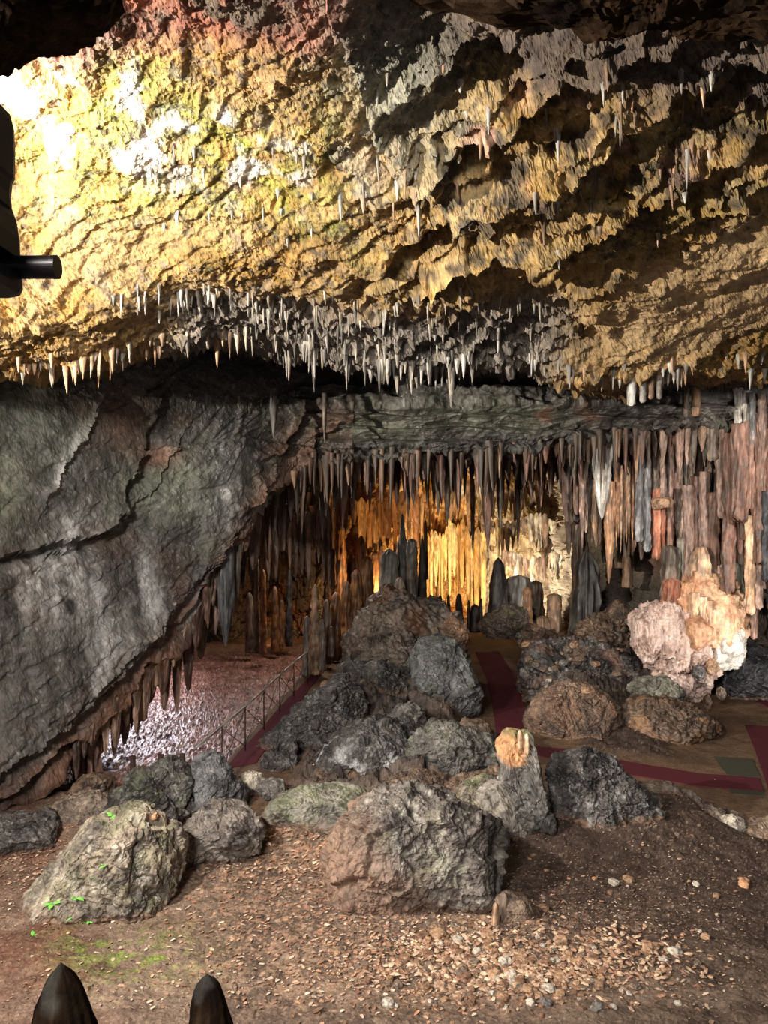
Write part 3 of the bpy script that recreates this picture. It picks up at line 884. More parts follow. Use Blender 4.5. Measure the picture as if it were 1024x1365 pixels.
def blob(name, poly, d, thick, label=None, cat=None, pal='grey', sub=6, seed=1, parent=None, group=None, mat=None, moss=0.0, rough=1.0,
         facet=1.0, flute=0.0, boxy=2.8, dirt=True, kind=None, light=0.5, lean=0.0, knob=0.0, colour=None, grow=1.06):
    """a rock body: its outline, its distance, its depth; broken, pitted and coloured"""
    cx, cy, cen, rr = outline_radius(poly, grow)
    V, Q = ico(max(3, sub if DETAIL >= 1 else sub - 1))
    nrm = (np.abs(V) ** boxy).sum(1, keepdims=True) ** (1.0 / boxy)
    S = V / np.linalg.norm(V, axis=1, keepdims=True)
    B = V / nrm
    th = np.arctan2(-S[:, 2], S[:, 0])
    R = np.interp(th, cen, rr, period=2 * math.pi) * d / FPX
    rho = np.hypot(S[:, 0], S[:, 2])
    yy = B[:, 1]
    # in-plane reach: the full outline at the middle, closing towards front and back
    cl = np.clip(1 - np.abs(S[:, 1]) ** 2.6, 0, 1) ** (1 / 2.2)
    C = P(cx, cy, d)
    cs, sn = np.cos(th), np.sin(th)
    Vw = np.stack([C[0] + R * cl * cs, C[1] + thick * yy + lean * (-R * cl * sn), C[2] - R * cl * sn], 1)
    size = float(np.sqrt((rr * d / FPX).mean() * thick))
    N0 = tri_normals(Vw, Q)
    if (N0 * (Vw - C)).sum(1).mean() < 0:
        N0 = -N0
        Q = Q[:, ::-1]
    # broken faces: the body is cut by planes of its own
    rg = np.random.default_rng(seed * 7 + 3)
    ext = np.array([np.abs(Vw[:, 0] - C[0]).max(), thick, np.abs(Vw[:, 2] - C[2]).max()])
    U = (Vw - C) / ext
    nk = int(26 * min(facet, 1.3))
    for _ in range(nk):
        n = rg.normal(size=3)
        n /= np.linalg.norm(n)
        if n[1] > 0.3:
            n[1] = -n[1]
        rim = 1 - abs(n[1])
        sup = np.percentile(U @ n, 99.5)
        hh = sup * (rg.uniform(0.66, 0.92) * (1 - rim * 0.75) + rim * 0.75 * 1.0)
        over = np.maximum(U @ n - hh, 0)
        U = U - over[:, None] * n * 0.88
    Vw = C + U * ext
    N0 = tri_normals(Vw, Q)
    k = 1.0 / size
    q = Vw + 0.18 * size * np.stack([fbm(Vw, 1.3 * k, 3, seed=seed + 40 + i) for i in range(3)], 1)
    f1, e1 = facets(q, 1.25 * k, seed=seed, tilt=1.0, off=0.6)
    f2, e2 = facets(q, 3.1 * k, seed=seed + 9, tilt=0.9, off=0.6)
    disp = size * (0.11 * facet * f1 + 0.08 * facet * f2)
    disp -= size * 0.035 * facet * (1 - sstep(0.0, 0.08, e1))
    disp += size * rough * (0.075 * fbm(Vw, 2.2 * k, 4, seed=seed + 11) + 0.05 * (fbm(Vw, 7.0 * k, 4, gain=0.6, ridged=True, seed=seed + 13) - 0.5) + 0.03 * fbm(Vw, 20 * k, 3, gain=0.6, seed=seed + 15))
    if flute:
        disp += size * flute * (0.28 * (fbm(q, np.array([3.2, 3.2, 0.35]) * k, 3, ridged=True, seed=seed + 17) - 0.6) + 0.13 * (fbm(q, np.array([9, 9, 1.0]) * k, 3, ridged=True, seed=seed + 19) - 0.5))
    if knob:
        f3, e3 = facets(q, 5.0 * k, seed=seed + 23, tilt=0.0, off=0.5)
        disp += size * knob * 0.12 * sstep(0.0, 0.35, e3)
    Vw = Vw + N0 * disp[:, None]
    N1 = tri_normals(Vw, Q)
    base = np.array([C[0], C[1], Vw[:, 2].min()])
    dz = (lambda pp: pp[:, 2] - ground(pp[:, 0], pp[:, 1], False)) if dirt else None
    col = rock_colour(Vw, N1, pal, size, moss, seed + 100, dz, light)
    if colour is not None:
        col = colour(Vw, N1, col)
    me = raw_mesh(name, Vw - (base if parent is None else np.array(parent.location)), Q, col, smooth=(flute > 0 or knob > 0))
    o = link(name, me, mat or M_ROCK, parent, base if parent is None else (0, 0, 0))
    return tag(o, label, cat, group, kind)


ROCKS = []


def rock(*a, **k):
    k.setdefault('cat', 'rock')
    o = blob(*a, **k)
    ROCKS.append(o)
    return o


# foreground
rock('boulder', [(40, 1240), (46, 1195), (70, 1158), (105, 1110), (140, 1090), (175, 1093), (200, 1108), (225, 1118), (236, 1140), (246, 1165), (240, 1195), (226, 1215), (205, 1240), (160, 1252), (110, 1262), (70, 1262), (45, 1256)],
     9.75, 0.85, 'big pale boulder dotted with small green ferns above the mossy patch of ground', pal='mossy', sub=7, seed=11, moss=0.22, light=0.7, colour=lambda V, N, c: c * 0.82)
rock('boulder', [(235, 1130), (250, 1098), (272, 1080), (292, 1074), (325, 1086), (350, 1104), (356, 1122), (335, 1140), (290, 1155), (250, 1165), (238, 1150)],
     10.9, 0.65, 'pinkish grey boulder with a peaked top beside the big ferny boulder', pal='purple', sub=6, seed=23, moss=0.0)
rock('boulder', [(138, 1068), (158, 1046), (185, 1034), (222, 1016), (238, 1026), (250, 1060), (264, 1088), (255, 1108), (200, 1110), (150, 1092)],
     12.4, 0.7, 'dark rock slab with a mossy edge behind the big ferny boulder', pal='dark', sub=6, seed=35, moss=0.3, facet=1.3, colour=lambda V, N, c: c * 0.75)
rock('boulder', [(248, 1045), (262, 1012), (280, 1006), (292, 1016), (306, 1036), (328, 1070), (322, 1090), (285, 1098), (258, 1090)],
     12.8, 0.55, 'grey wedge shaped rock standing in front of the gravel bed', pal='blueg', sub=6, seed=47, facet=1.3, colour=lambda V, N, c: c * 0.6)
rock('boulder', [(-40, 1094), (0, 1092), (40, 1094), (72, 1104), (76, 1128), (55, 1142), (10, 1150), (-40, 1150)],
     11.4, 0.6, 'low dark rock at the foot of the slanting wall', pal='dark', sub=6, seed=59)
rock('boulder', [(48, 1092), (80, 1070), (120, 1062), (142, 1078), (138, 1100), (100, 1120), (62, 1120)],
     12.2, 0.55, 'rough grey brown rock between the slanting wall and the dark slab', pal='greybrown', sub=6, seed=61)
rock('boulder', [(92, 1062), (104, 1040), (130, 1034), (150, 1046), (142, 1072), (110, 1078)],
     13.0, 0.5, 'reddish brown rock under the foot of the slanting wall', pal='brown', sub=5, seed=67)
rock('boulder', [(318, 1036), (335, 1030), (352, 1036), (350, 1052), (325, 1056)], 13.6, 0.25, 'small pale rock at the lower end of the railed path', pal='pale', sub=5, seed=71)
rock('boulder', [(340, 1048), (360, 1040), (382, 1046), (380, 1060), (352, 1064)], 13.4, 0.3, 'small grey rock right beside the small pale rock by the path', pal='grey', sub=5, seed=73)
rock('boulder', [(352, 1090), (368, 1068), (400, 1058), (440, 1054), (478, 1058), (498, 1074), (486, 1098), (440, 1110), (405, 1112), (366, 1106)],
     11.9, 0.6, 'low grey green rock half buried in brown earth and litter', pal='greenpale', sub=6, seed=83, moss=0.4, facet=0.6, colour=lambda V, N, c: mixc(c * 0.72, lin((112, 90, 74)), sstep(0.42, 0.25, V[:, 2] + 0.2 * fbm(V, 3, 3, seed=4)) * 0.8))
rock('boulder', [(440, 1150), (462, 1100), (492, 1076), (528, 1062), (560, 1060), (602, 1074), (650, 1094), (668, 1110), (676, 1140), (670, 1166), (656, 1200), (646, 1236), (616, 1250), (570, 1244), (520, 1232), (470, 1212), (445, 1185)],
     9.75, 1.0, 'largest purple grey boulder with greenish streaks and earth over one side', pal='purple', sub=7, seed=97, moss=0.15, light=0.65,
     colour=lambda V, N, c: mixc(c * 0.7, lin((114, 90, 74)), sstep(0.35, -0.55, V[:, 0] - 0.2 + 0.8 * (V[:, 2] - 0.7) + 0.5 * fbm(V, 2.5, 4, seed=5)) * 0.9))
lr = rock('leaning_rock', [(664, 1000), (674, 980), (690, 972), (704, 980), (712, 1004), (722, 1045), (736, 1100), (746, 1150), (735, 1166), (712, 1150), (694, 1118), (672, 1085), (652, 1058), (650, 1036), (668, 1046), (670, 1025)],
          11.6, 0.42, 'leaning upright rock with an orange top at the corner of the red carpets', pal='grey', sub=6, seed=103, light=0.75,
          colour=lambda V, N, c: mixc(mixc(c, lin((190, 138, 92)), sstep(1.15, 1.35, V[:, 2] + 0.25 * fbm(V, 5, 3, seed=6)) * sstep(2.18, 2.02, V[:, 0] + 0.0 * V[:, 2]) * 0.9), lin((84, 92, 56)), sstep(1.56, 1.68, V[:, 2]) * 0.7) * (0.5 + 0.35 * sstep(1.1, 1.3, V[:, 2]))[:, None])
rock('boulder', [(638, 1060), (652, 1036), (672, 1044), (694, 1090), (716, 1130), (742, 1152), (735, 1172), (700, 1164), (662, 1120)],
     11.5, 0.4, 'whitish grey rock leaning at the foot of the orange topped rock', pal='pale', sub=6, seed=107, facet=1.1, light=0.6,
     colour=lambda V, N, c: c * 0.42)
rock('boulder', [(732, 1030), (748, 1012), (772, 1004), (803, 1010), (830, 1028), (848, 1052), (866, 1068), (884, 1080), (882, 1104), (846, 1130), (806, 1146), (770, 1140), (746, 1118), (734, 1075)],
     12.0, 0.7, 'dark knobbly rock mass below the diagonal red carpet', pal='dark', sub=7, seed=109, facet=1.1, rough=1.3)
rock('boulder', [(838, 1064), (862, 1046), (900, 1052), (945, 1074), (990, 1092), (1010, 1110), (1000, 1126), (940, 1112), (885, 1104), (850, 1092)],
     12.6, 0.5, 'long low rubble bank running along the edge of the path', pal='greybrown', sub=6, seed=113, facet=1.2, rough=1.6)
rock('boulder', [(958, 1106), (964, 1092), (980, 1088), (994, 1096), (994, 1112), (982, 1120), (964, 1118)], 12.0, 0.2, 'round pale rock lying at the end of the rubble bank', pal='pale', sub=5, seed=127)
rock('boulder', [(990, 1120), (1004, 1104), (1030, 1092), (1060, 1100), (1060, 1140), (1016, 1142)], 11.9, 0.35, 'dark rock on the earth past the round pale rock', pal='earth', sub=5, seed=131)
rock('boulder', [(714, 1300), (720, 1278), (738, 1266), (754, 1276), (757, 1298), (740, 1312), (720, 1312)], 8.45, 0.2, 'greenish stone lump among the scattered rubble', pal='green', sub=5, seed=137, moss=0.4)
rock('boulder', [(690, 1290), (694, 1276), (706, 1272), (716, 1284), (712, 1300), (698, 1302)], 8.5, 0.14, 'small brown stone lump beside the greenish one in the rubble', pal='earth', sub=4, seed=139)

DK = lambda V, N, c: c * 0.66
# the mound in the middle
rock('boulder', [(452, 940), (456, 905), (466, 870), (472, 835), (490, 812), (520, 800), (556, 802), (590, 812), (606, 838), (600, 880), (575, 950), (540, 985), (490, 985), (462, 970)],
     21.0, 1.6, 'brown core of the rocky mound between the two paths', pal='greybrown', sub=7, grow=1.14, seed=151, facet=1.2, rough=1.5, knob=0.25, colour=lambda V, N, c: mixc(c, lin((104, 74, 56)), sstep(0.0, 0.3, fbm(V, 0.9, 3, seed=15))) * 0.85)
rock('boulder', [(540, 930), (544, 888), (558, 862), (588, 852), (606, 862), (622, 892), (636, 925), (642, 962), (622, 976), (592, 968), (566, 980), (546, 962)],
     19.0, 1.1, 'big blue grey boulder on the mound beside the middle carpet', pal='blueg', sub=7, grow=1.14, seed=157, moss=0.25, colour=lambda V, N, c: c * 0.6)
rock('boulder', [(326, 1036), (352, 1000), (390, 958), (428, 928), (452, 906), (474, 930), (486, 962), (455, 990), (440, 1040), (398, 1056), (350, 1054)],
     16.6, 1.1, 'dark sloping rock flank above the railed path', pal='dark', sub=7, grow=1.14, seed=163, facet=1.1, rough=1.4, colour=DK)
rock('boulder', [(424, 1040), (430, 1010), (452, 982), (488, 962), (520, 966), (534, 984), (554, 1020), (558, 1036), (540, 1056), (490, 1060), (442, 1056)],
     14.9, 0.8, 'dark front boulder of the mound with whitish scuffs along its foot', pal='dark', sub=7, grow=1.14, seed=167,
     colour=lambda V, N, c: mixc(c * 0.66, lin((168, 166, 164)), sstep(0.75, 0.35, V[:, 2] + 0.2 * fbm(V, 3, 3, seed=3)) * sstep(-0.05, 0.25, fbm(V, 3.5, 4, seed=8)) * 0.8))
rock('boulder', [(546, 1004), (560, 985), (576, 968), (606, 972), (646, 988), (668, 1002), (660, 1030), (628, 1052), (590, 1066), (566, 1056), (552, 1036)],
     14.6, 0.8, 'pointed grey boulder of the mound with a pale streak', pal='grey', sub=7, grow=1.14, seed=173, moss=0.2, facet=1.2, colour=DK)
rock('boulder', [(520, 962), (530, 944), (545, 936), (566, 956), (574, 980), (552, 992), (530, 988)], 16.6, 0.45, 'flat sided grey block in the middle of the mound', pal='grey', sub=6, grow=1.12, seed=179, facet=1.4, colour=DK)
rock('boulder', [(560, 852), (562, 832), (572, 820), (590, 818), (597, 832), (594, 852), (576, 858)], 21.4, 0.5, 'rusty red brown block on top of the mound', pal='rust', sub=6, grow=1.12, seed=181, facet=1.2)
rock('boulder', [(592, 832), (604, 824), (618, 830), (624, 848), (616, 868), (604, 880), (596, 860)], 20.6, 0.5, 'brown crumbling rock beside the rusty block on the mound', pal='rust', sub=6, grow=1.12, seed=191)
rock('boulder', [(598, 868), (608, 858), (622, 880), (636, 910), (640, 940), (628, 950), (612, 905)], 19.2, 0.7, 'pale green crusted edge rock along the middle carpet', pal='greenpale', sub=6, grow=1.12, seed=193, moss=0.4, colour=lambda V, N, c: c * 0.8)
rock('boulder', [(536, 1056), (545, 1036), (562, 1040), (578, 1062), (572, 1078), (545, 1078)], 13.4, 0.3, 'small brown rock in front of the two mound boulders', pal='brown', sub=5, seed=197)
rock('boulder', [(578, 1066), (596, 1050), (630, 1040), (664, 1030), (676, 1046), (660, 1066), (620, 1080), (590, 1080)], 13.2, 0.5, 'brown rubble rock behind the largest boulder', pal='brown', sub=6, grow=1.12, seed=199, rough=1.5)
rock('boulder', [(446, 910), (452, 888), (464, 876), (474, 890), (476, 918), (460, 930)], 19.6, 0.4, 'knobbly pale specked rock on the shoulder of the mound over the path', pal='grey', sub=5, seed=201, light=0.8, colour=DK)
rock('boulder', [(446, 962), (456, 920), (476, 890), (520, 885), (548, 905), (552, 950), (536, 985), (486, 996)], 18.6, 1.2, 'black brown rock in the heart of the mound above the flat sided block', pal='dark', sub=7, grow=1.1, seed=601, facet=1.2, rough=1.4, colour=DK)
rock('boulder', [(476, 900), (484, 862), (510, 842), (548, 846), (566, 876), (556, 916), (510, 925)], 20.2, 1.2, 'dark knobbly rock below the pillars of the mound', pal='greybrown', sub=7, grow=1.1, seed=607, facet=1.2, rough=1.6, knob=0.4, colour=DK)
rock('boulder', [(500, 1010), (512, 975), (540, 965), (568, 985), (572, 1030), (545, 1045)], 15.6, 0.8, 'dark rock wedged between the two front boulders of the mound', pal='dark', sub=6, grow=1.1, seed=613, facet=1.2, colour=DK)
rock('boulder', [(392, 1010), (404, 975), (436, 950), (470, 958), (480, 1000), (450, 1040), (410, 1044)], 15.8, 0.9, 'dark rock joining the sloping flank to the front boulder', pal='dark', sub=7, grow=1.1, seed=617, facet=1.2, colour=DK)
rock('boulder', [(606, 985), (622, 962), (648, 968), (668, 992), (664, 1012), (628, 1010)], 15.8, 0.7, 'brown earth covered rock between the mound and the middle carpet', pal='earth', sub=6, grow=1.1, seed=619, facet=1.0, colour=DK)
rock('boulder', [(334, 1040), (346, 1018), (372, 992), (392, 985), (396, 1020), (380, 1048), (350, 1056)], 15.0, 0.5, 'dark rock with a pale edge at the lower end of the sloping flank', pal='dark', sub=6, grow=1.05, seed=621, facet=1.2, colour=DK)
rock('boulder', [(516, 1062), (530, 1040), (562, 1032), (590, 1040), (604, 1062), (580, 1080), (530, 1080)], 13.2, 0.6, 'crumbling brown rock in front of the dark wedged rock', pal='brown', sub=6, grow=1.1, seed=623, rough=1.5, colour=DK)
rock('boulder', [(604, 1072), (620, 1048), (654, 1040), (672, 1062), (664, 1090), (630, 1094)], 12.4, 0.5, 'mossy speckled rock at the back of the largest boulder', pal='mossy', sub=6, grow=1.05, seed=629, moss=0.5, colour=DK)
for k, (x, y, r) in enumerate([(424, 924, 7), (415, 936, 6), (406, 948, 6), (398, 958, 5), (434, 914, 7), (390, 968, 6)]):
    rock('boulder', [(x + r * math.cos(a) * 1.1, y + r * math.sin(a) * 0.9) for a in np.linspace(0, 6.28, 9)[:-1]], fd(y + r, 0.12), 0.14,
         'pale brown rock in the loose row edging the railed path', pal='tan', sub=4, seed=210 + k, group='rocks edging the railed path')

# to the right of the middle carpet
rock('boulder', [(702, 965), (718, 936), (748, 914), (788, 918), (820, 940), (830, 966), (820, 988), (790, 1000), (745, 1000), (712, 988)],
     17.3, 0.85, 'big reddish brown boulder between the middle and diagonal carpets', pal='brown', sub=7, seed=223, facet=0.9,
     colour=lambda V, N, c: mixc(c, lin((118, 86, 68)), sstep(-0.1, 0.3, fbm(V, 1.4, 3, seed=9)) * 0.5))
rock('boulder', [(830, 955), (850, 940), (880, 934), (920, 942), (950, 962), (966, 982), (956, 1000), (915, 1006), (860, 1006), (834, 992)],
     17.3, 0.85, 'dark rust stained boulder beside the open brown floor', pal='brown', sub=7, seed=227, facet=0.9, knob=0.5,
     colour=lambda V, N, c: mixc(c * 0.8, lin((150, 112, 80)), sstep(0.08, 0.3, fbm(V, 2.2, 4, seed=14)) * 0.6))
rock('boulder', [(836, 918), (856, 906), (888, 904), (910, 922), (918, 944), (890, 950), (852, 944)], 18.8, 0.6, 'grey green block at the foot of the bright column', pal='greenpale', sub=6, seed=229, facet=1.2, colour=lambda V, N, c: c * 0.75)
rock('boulder', [(640, 838), (650, 820), (676, 806), (700, 812), (716, 834), (700, 850), (660, 852)], 27.0, 1.0, 'green tinged rock hump at the far end of the middle path', pal='greybrown', sub=6, seed=233, moss=0.3)
rock('boulder', [(690, 850), (712, 832), (740, 842), (752, 862), (730, 872), (700, 866)], 25.5, 0.9, 'striped brown rock behind the rubble slope', pal='brown', sub=6, seed=239, facet=1.2)
rock('boulder', [(700, 930), (702, 890), (720, 868), (756, 856), (800, 862), (840, 880), (852, 920), (840, 945), (780, 948), (720, 944)],
     20.6, 1.5, 'dark rubble covered slope beside the middle carpet', pal='dark', sub=7, seed=241, facet=1.0, rough=1.8, knob=0.4, colour=lambda V, N, c: mixc(c, lin((96, 70, 56)), sstep(-0.05, 0.3, fbm(V, 1.2, 4, seed=16)) * 0.8))
rock('boulder', [(770, 868), (780, 838), (810, 822), (845, 830), (852, 862), (830, 884), (790, 884)], 23.5, 1.2, 'brown boulder pile in front of the dark alcove', pal='brown', sub=6, seed=251, rough=2.0, knob=1.0)
rock('boulder', [(806, 842), (810, 815), (822, 800), (836, 806), (842, 830), (836, 850), (816, 852)], 23.6, 0.5, 'rounded brown hump below the dripping curtains', pal='brown', sub=6, seed=257, facet=0.3)
# ------------------------------------------------------------------ dripstone: things that hang, things that stand
def tube_mesh(name, z0, z1, prof, seg=28, ring_step=0.03, flat=1.0, rot=0.0, wander=0.03, lump=0.06, flute=0.12, knob=0.0, seed=1, pal='tan', streak=0.6, light=0.5, tip=None, max_rings=160, colour=None):
    """a column of stone from height z0 to z1 round the local axis; prof = [(t, radius)]"""
    L = abs(z1 - z0)
    n = int(np.clip(L / ring_step, 10, max_rings))
    t = np.linspace(0, 1, n)
    r = np.interp(t, [a for a, _ in prof], [b for _, b in prof])
    a = np.linspace(0, 2 * math.pi, seg, endpoint=False)
    T, A = np.meshgrid(t, a, indexing='ij')
    R = np.broadcast_to(r[:, None], T.shape)
    rm = max(b for _, b in prof)
    off = seed * 3.71
    q = np.stack([np.cos(A) * 1.2 + off, np.sin(A) * 1.2, T * L / rm * 0.10 + off], -1).reshape(-1, 3)
    fl = fbm(q, 1.6, 3, ridged=True, seed=seed).reshape(T.shape)
    q2 = np.stack([np.cos(A) + off, np.sin(A), T * L / rm * 0.55], -1).reshape(-1, 3)
    lu = fbm(q2, 1.1, 4, gain=0.6, seed=seed + 5).reshape(T.shape)
    rad = R * (1 + flute * (fl - 0.6) * 2 + lump * lu * 3)
    if knob:
        kz = T * L / rm * 0.62 + 0.35 * lu + off
        rad = rad * (1 + knob * (np.abs(np.sin(kz * 2.6)) - 0.55))
    wx = fbm(np.stack([t * L * 0.8 + off, t * 0, t * 0 + 1.5], -1), 1.0, 2, seed=seed + 7) * wander * (t * 0.6 + 0.4)
    wy = fbm(np.stack([t * L * 0.8 + off, t * 0, t * 0 + 9.5], -1), 1.0, 2, seed=seed + 8) * wander
    c, s = math.cos(rot), math.sin(rot)
    lx, ly = rad * np.cos(A), rad * np.sin(A) * flat
    X = lx * c - ly * s + wx[:, None]
    Y = lx * s + ly * c + wy[:, None]
    Z = z0 + (z1 - z0) * T
    # ends: closed, the free end uneven
    if tip is not None:
        Z = Z + np.where(T > 0.9, tip * rm * lu * 2.0 * (T - 0.9) * 10, 0)
    V = np.stack([X, Y, Z], -1).reshape(-1, 3)
    idx = np.arange(n * seg).reshape(n, seg)
    nx = np.roll(idx, -1, 1)
    Q = np.stack([idx[:-1].ravel(), nx[:-1].ravel(), nx[1:].ravel(), idx[1:].ravel()], 1)
    if z1 < z0:
        Q = Q[:, ::-1]
    cap0, cap1 = len(V), len(V) + 1
    V = np.concatenate([V, [[X[0].mean(), Y[0].mean(), z0]], [[X[-1].mean(), Y[-1].mean(), Z[-1].mean() + (z1 - z0) / L * rm * 0.12]]])
    f0 = np.stack([nx[0], idx[0], np.full(seg, cap0), np.full(seg, cap0)], 1)
    f1 = np.stack([idx[-1], nx[-1], np.full(seg, cap1), np.full(seg, cap1)], 1)
    T3 = np.concatenate([np.stack([Q[:, 0], Q[:, 1], Q[:, 2]], 1), np.stack([Q[:, 0], Q[:, 2], Q[:, 3]], 1), f0[:, :3], f1[:, :3]])
    a0, b0, c3 = [lin(x) for x in PAL[pal]]
    stv = np.concatenate([fl.ravel(), [0.5, 0.5]])
    luv = np.concatenate([lu.ravel(), [0, 0]])
    tv = np.concatenate([T.ravel(), [0, 1]])
    col = np.tile(a0, (len(V), 1))
    col = mixc(col, b0, np.clip(sstep(0.7, 0.35, stv) * streak + sstep(0.0, 0.3, luv) * 0.4, 0, 1))
    col = mixc(col, c3, np.clip(sstep(0.72, 0.95, stv + 0.3 * luv) * light, 0, 1))
    wv = V + np.array([off, 0, off])
    m1 = fbm(wv, np.array([1.0, 1.0, 0.5]) * 0.55 / max(rm, 0.04), 3, seed=seed + 31)
    col = mixc(col, col * 0.45, sstep(0.0, 0.3, m1) * 0.8)
    col = mixc(col, np.clip(col * 1.6, 0, 0.8), sstep(0.1, 0.35, -m1) * 0.7)
    col = mixc(col, lin((96, 92, 84)), sstep(0.1, 0.3, fbm(wv, 0.9 / max(rm, 0.05), 2, seed=seed + 33)) * 0.45)
    if colour is not None:
        col = colour(V, tv, col)
    return raw_mesh(name, V, T3, col, smooth=True)


def drip(name, px, y0, y1, w, d, label, cat, pal='tan', shape='taper', parent=None, group=None, w2=None, bury=0.25, seed=None, flat=1.0, **kw):
    """something hanging: from height y0 down to y1 in the photograph's pixels at distance d, w pixels wide"""
    a, b = P(px, y0, d), P(px, y1, d)
    r = w / FPX * d / 2
    seed = seed if seed is not None else int(abs(px * 13 + y0 * 7 + y1)) % 9973
    L = a[2] - b[2]
    if shape == 'taper':
        prof = [(0, r * 1.1), (0.12, r), (0.55, r * 0.72), (0.85, r * 0.34), (0.97, r * 0.13), (1, r * 0.05)]
    elif shape == 'blunt':
        r2 = (w2 if w2 else w * 0.95) / FPX * d / 2
        prof = [(0, r), (0.5, (r + r2) / 2), (0.97, r2), (0.99, r2 * 0.9), (1, r2 * 0.45)]
    elif shape == 'spear':
        prof = [(0, r * 0.75), (0.15, r * 0.9), (0.45, r), (0.75, r * 0.62), (0.95, r * 0.2), (1, r * 0.06)]
    top = bury
    seg = int(np.clip(w * 1.8, 14, 56))
    me = tube_mesh(name, top, -L, [((t * L + (top if t > 0 else 0)) / (L + top), v) for t, v in prof], seg=seg, ring_step=max(0.018, 2.0 * d / FPX),
                   flat=flat, seed=seed, pal=pal, wander=kw.pop('wander', 0.05 * r + 0.03), **kw)
    loc = a
    o = link(name, me, M_DRIP, parent, loc if parent is None else tuple(loc - np.array(parent.location)))
    return tag(o, label, cat, group)


def stand(name, px, yb, yt, w, d, label, cat, pal='tan', prof=None, parent=None, group=None, seed=None, flat=1.0, bury=0.3, mat=None, **kw):
    """something standing: from foot yb up to tip yt"""
    a, b = P(px, yb, d), P(px, yt, d)
    r = w / FPX * d / 2
    seed = seed if seed is not None else int(abs(px * 11 + yb * 5 + yt)) % 9973
    L = b[2] - a[2]
    prof = prof or [(0, 1.0), (0.3, 0.85), (0.7, 0.62), (0.92, 0.36), (1, 0.12)]
    seg = int(np.clip(w * 1.8, 14, 64))
    me = tube_mesh(name, -bury, L, [((t * L + (bury if t > 0 else 0)) / (L + bury), v * r) for t, v in prof], seg=seg, ring_step=max(0.015, 2.0 * d / FPX),
                   flat=flat, seed=seed, pal=pal, wander=kw.pop('wander', 0.06 * r + 0.02), **kw)
    o = link(name, me, mat or M_DRIP, parent, a if parent is None else tuple(a - np.array(parent.location)))
    return tag(o, label, cat, group)


FLAT = [(0, 1.0), (0.5, 0.92), (0.93, 0.85), (0.98, 0.7), (1, 0.4)]
# ---- the bright column on the right: one thing, several growths
b0 = P(925, 935, 20.3)
colm = empty('flowstone_column', (b0[0], b0[1], 0), 'bright pinkish white flowstone column with orange growths rising from the floor', 'column')
kw = dict(parent=colm, dirt=False, mat=M_FLOW)
blob('pedestal', [(850, 826), (868, 812), (888, 806), (930, 812), (962, 822), (984, 840), (984, 870), (960, 886), (946, 905), (936, 940), (915, 936), (898, 908), (870, 892), (857, 868)], 20.2, 1.1, pal='pink', sub=7, seed=401, flute=0.55, facet=0.8, rough=1.6, **kw)
blob('upper_bulge', [(900, 800), (915, 770), (945, 758), (975, 772), (988, 812), (984, 850), (950, 862), (912, 850)], 20.1, 0.9, pal='cream', sub=6, seed=403, flute=0.7, facet=0.3, **kw)
tag(blob('orange_bulge', [(912, 850), (915, 828), (930, 820), (946, 836), (944, 852), (930, 866), (918, 862)], 19.45, 0.4, pal='orange', sub=5, seed=405, flute=0.3, facet=0.3, **kw), 'orange bulge')
blob('white_shoulder', [(846, 860), (846, 826), (858, 818), (876, 824), (884, 850), (876, 880), (858, 882)], 20.0, 0.5, pal='pink', sub=6, seed=407, flute=0.7, facet=0.2, **kw)
blob('right_shoulder', [(945, 880), (945, 840), (962, 826), (984, 836), (990, 862), (978, 888), (958, 890)], 19.9, 0.55, pal='white', sub=6, seed=409, flute=0.5, facet=0.2, **kw)
tag(stand('orange_red_pillar', 895, 838, 772, 25, 20.0, None, None, 'redorange', FLAT, parent=colm, flute=0.25, lump=0.10), 'orange red fluted pillar')
stand('grey_pillar', 893, 790, 728, 24, 20.3, None, None, 'greybrown', FLAT, parent=colm, flute=0.2, knob=0.2)
stand('pale_pillar', 913, 830, 716, 24, 20.4, None, None, 'greenpale', FLAT, parent=colm, flute=0.25, lump=0.12)
stand('cream_pillar', 934, 836, 730, 28, 20.0, None, None, 'cream', [(0, 1.1), (0.3, 0.8), (0.6, 1.0), (0.9, 0.8), (1, 0.45)], parent=colm, flute=0.2, lump=0.14)
stand('pink_pillar', 955, 830, 752, 30, 20.2, None, None, 'pink', FLAT, parent=colm, flute=0.3, lump=0.12)
stand('green_fluted_pillar', 976, 868, 750, 30, 20.2, None, None, 'greenpale', FLAT, parent=colm, flute=0.45, lump=0.06)
stand('cream_ridge', 918, 846, 776, 18, 19.8, None, None, 'orange', FLAT, parent=colm, flute=0.3, lump=0.14)
for x, y0, y1 in [(926, 806, 838), (936, 811, 846), (945, 816, 842), (954, 822, 848)]:
    drip('dripping_fringe', x, y0 - 8, y1, 12, 19.5, None, None, 'cream', parent=colm, bury=0.15, flute=0.3, lump=0.15)
rock('boulder', [(955, 905), (965, 872), (985, 858), (1020, 870), (1060, 880), (1080, 930), (1040, 940), (990, 936), (960, 928)], 21.0, 1.2, 'bluish black rock behind the bright column', pal='navy', sub=6, seed=411)
for k, (x, yb, h, w) in enumerate([(893, 948, 24, 10), (944, 945, 20, 8), (962, 930, 14, 8), (932, 905, 18, 14), (950, 898, 20, 14)]):
    rock('boulder', [(x - w / 2, yb), (x - w / 2, yb - h * .7), (x, yb - h), (x + w / 2, yb - h * .8), (x + w / 2, yb), (x, yb + 3)], 19.3, 0.2,
         ['small upright dark stone standing at the edge of the open brown floor', 'small brown stone stump under the bright column', 'low brown stone stump farthest along under the bright column', 'dark knob of rock tucked under the bright column', 'tan knob of rock tucked under the bright column'][k], pal=['dark', 'brown', 'greybrown', 'dark', 'tan'][k], sub=4, seed=420 + k)

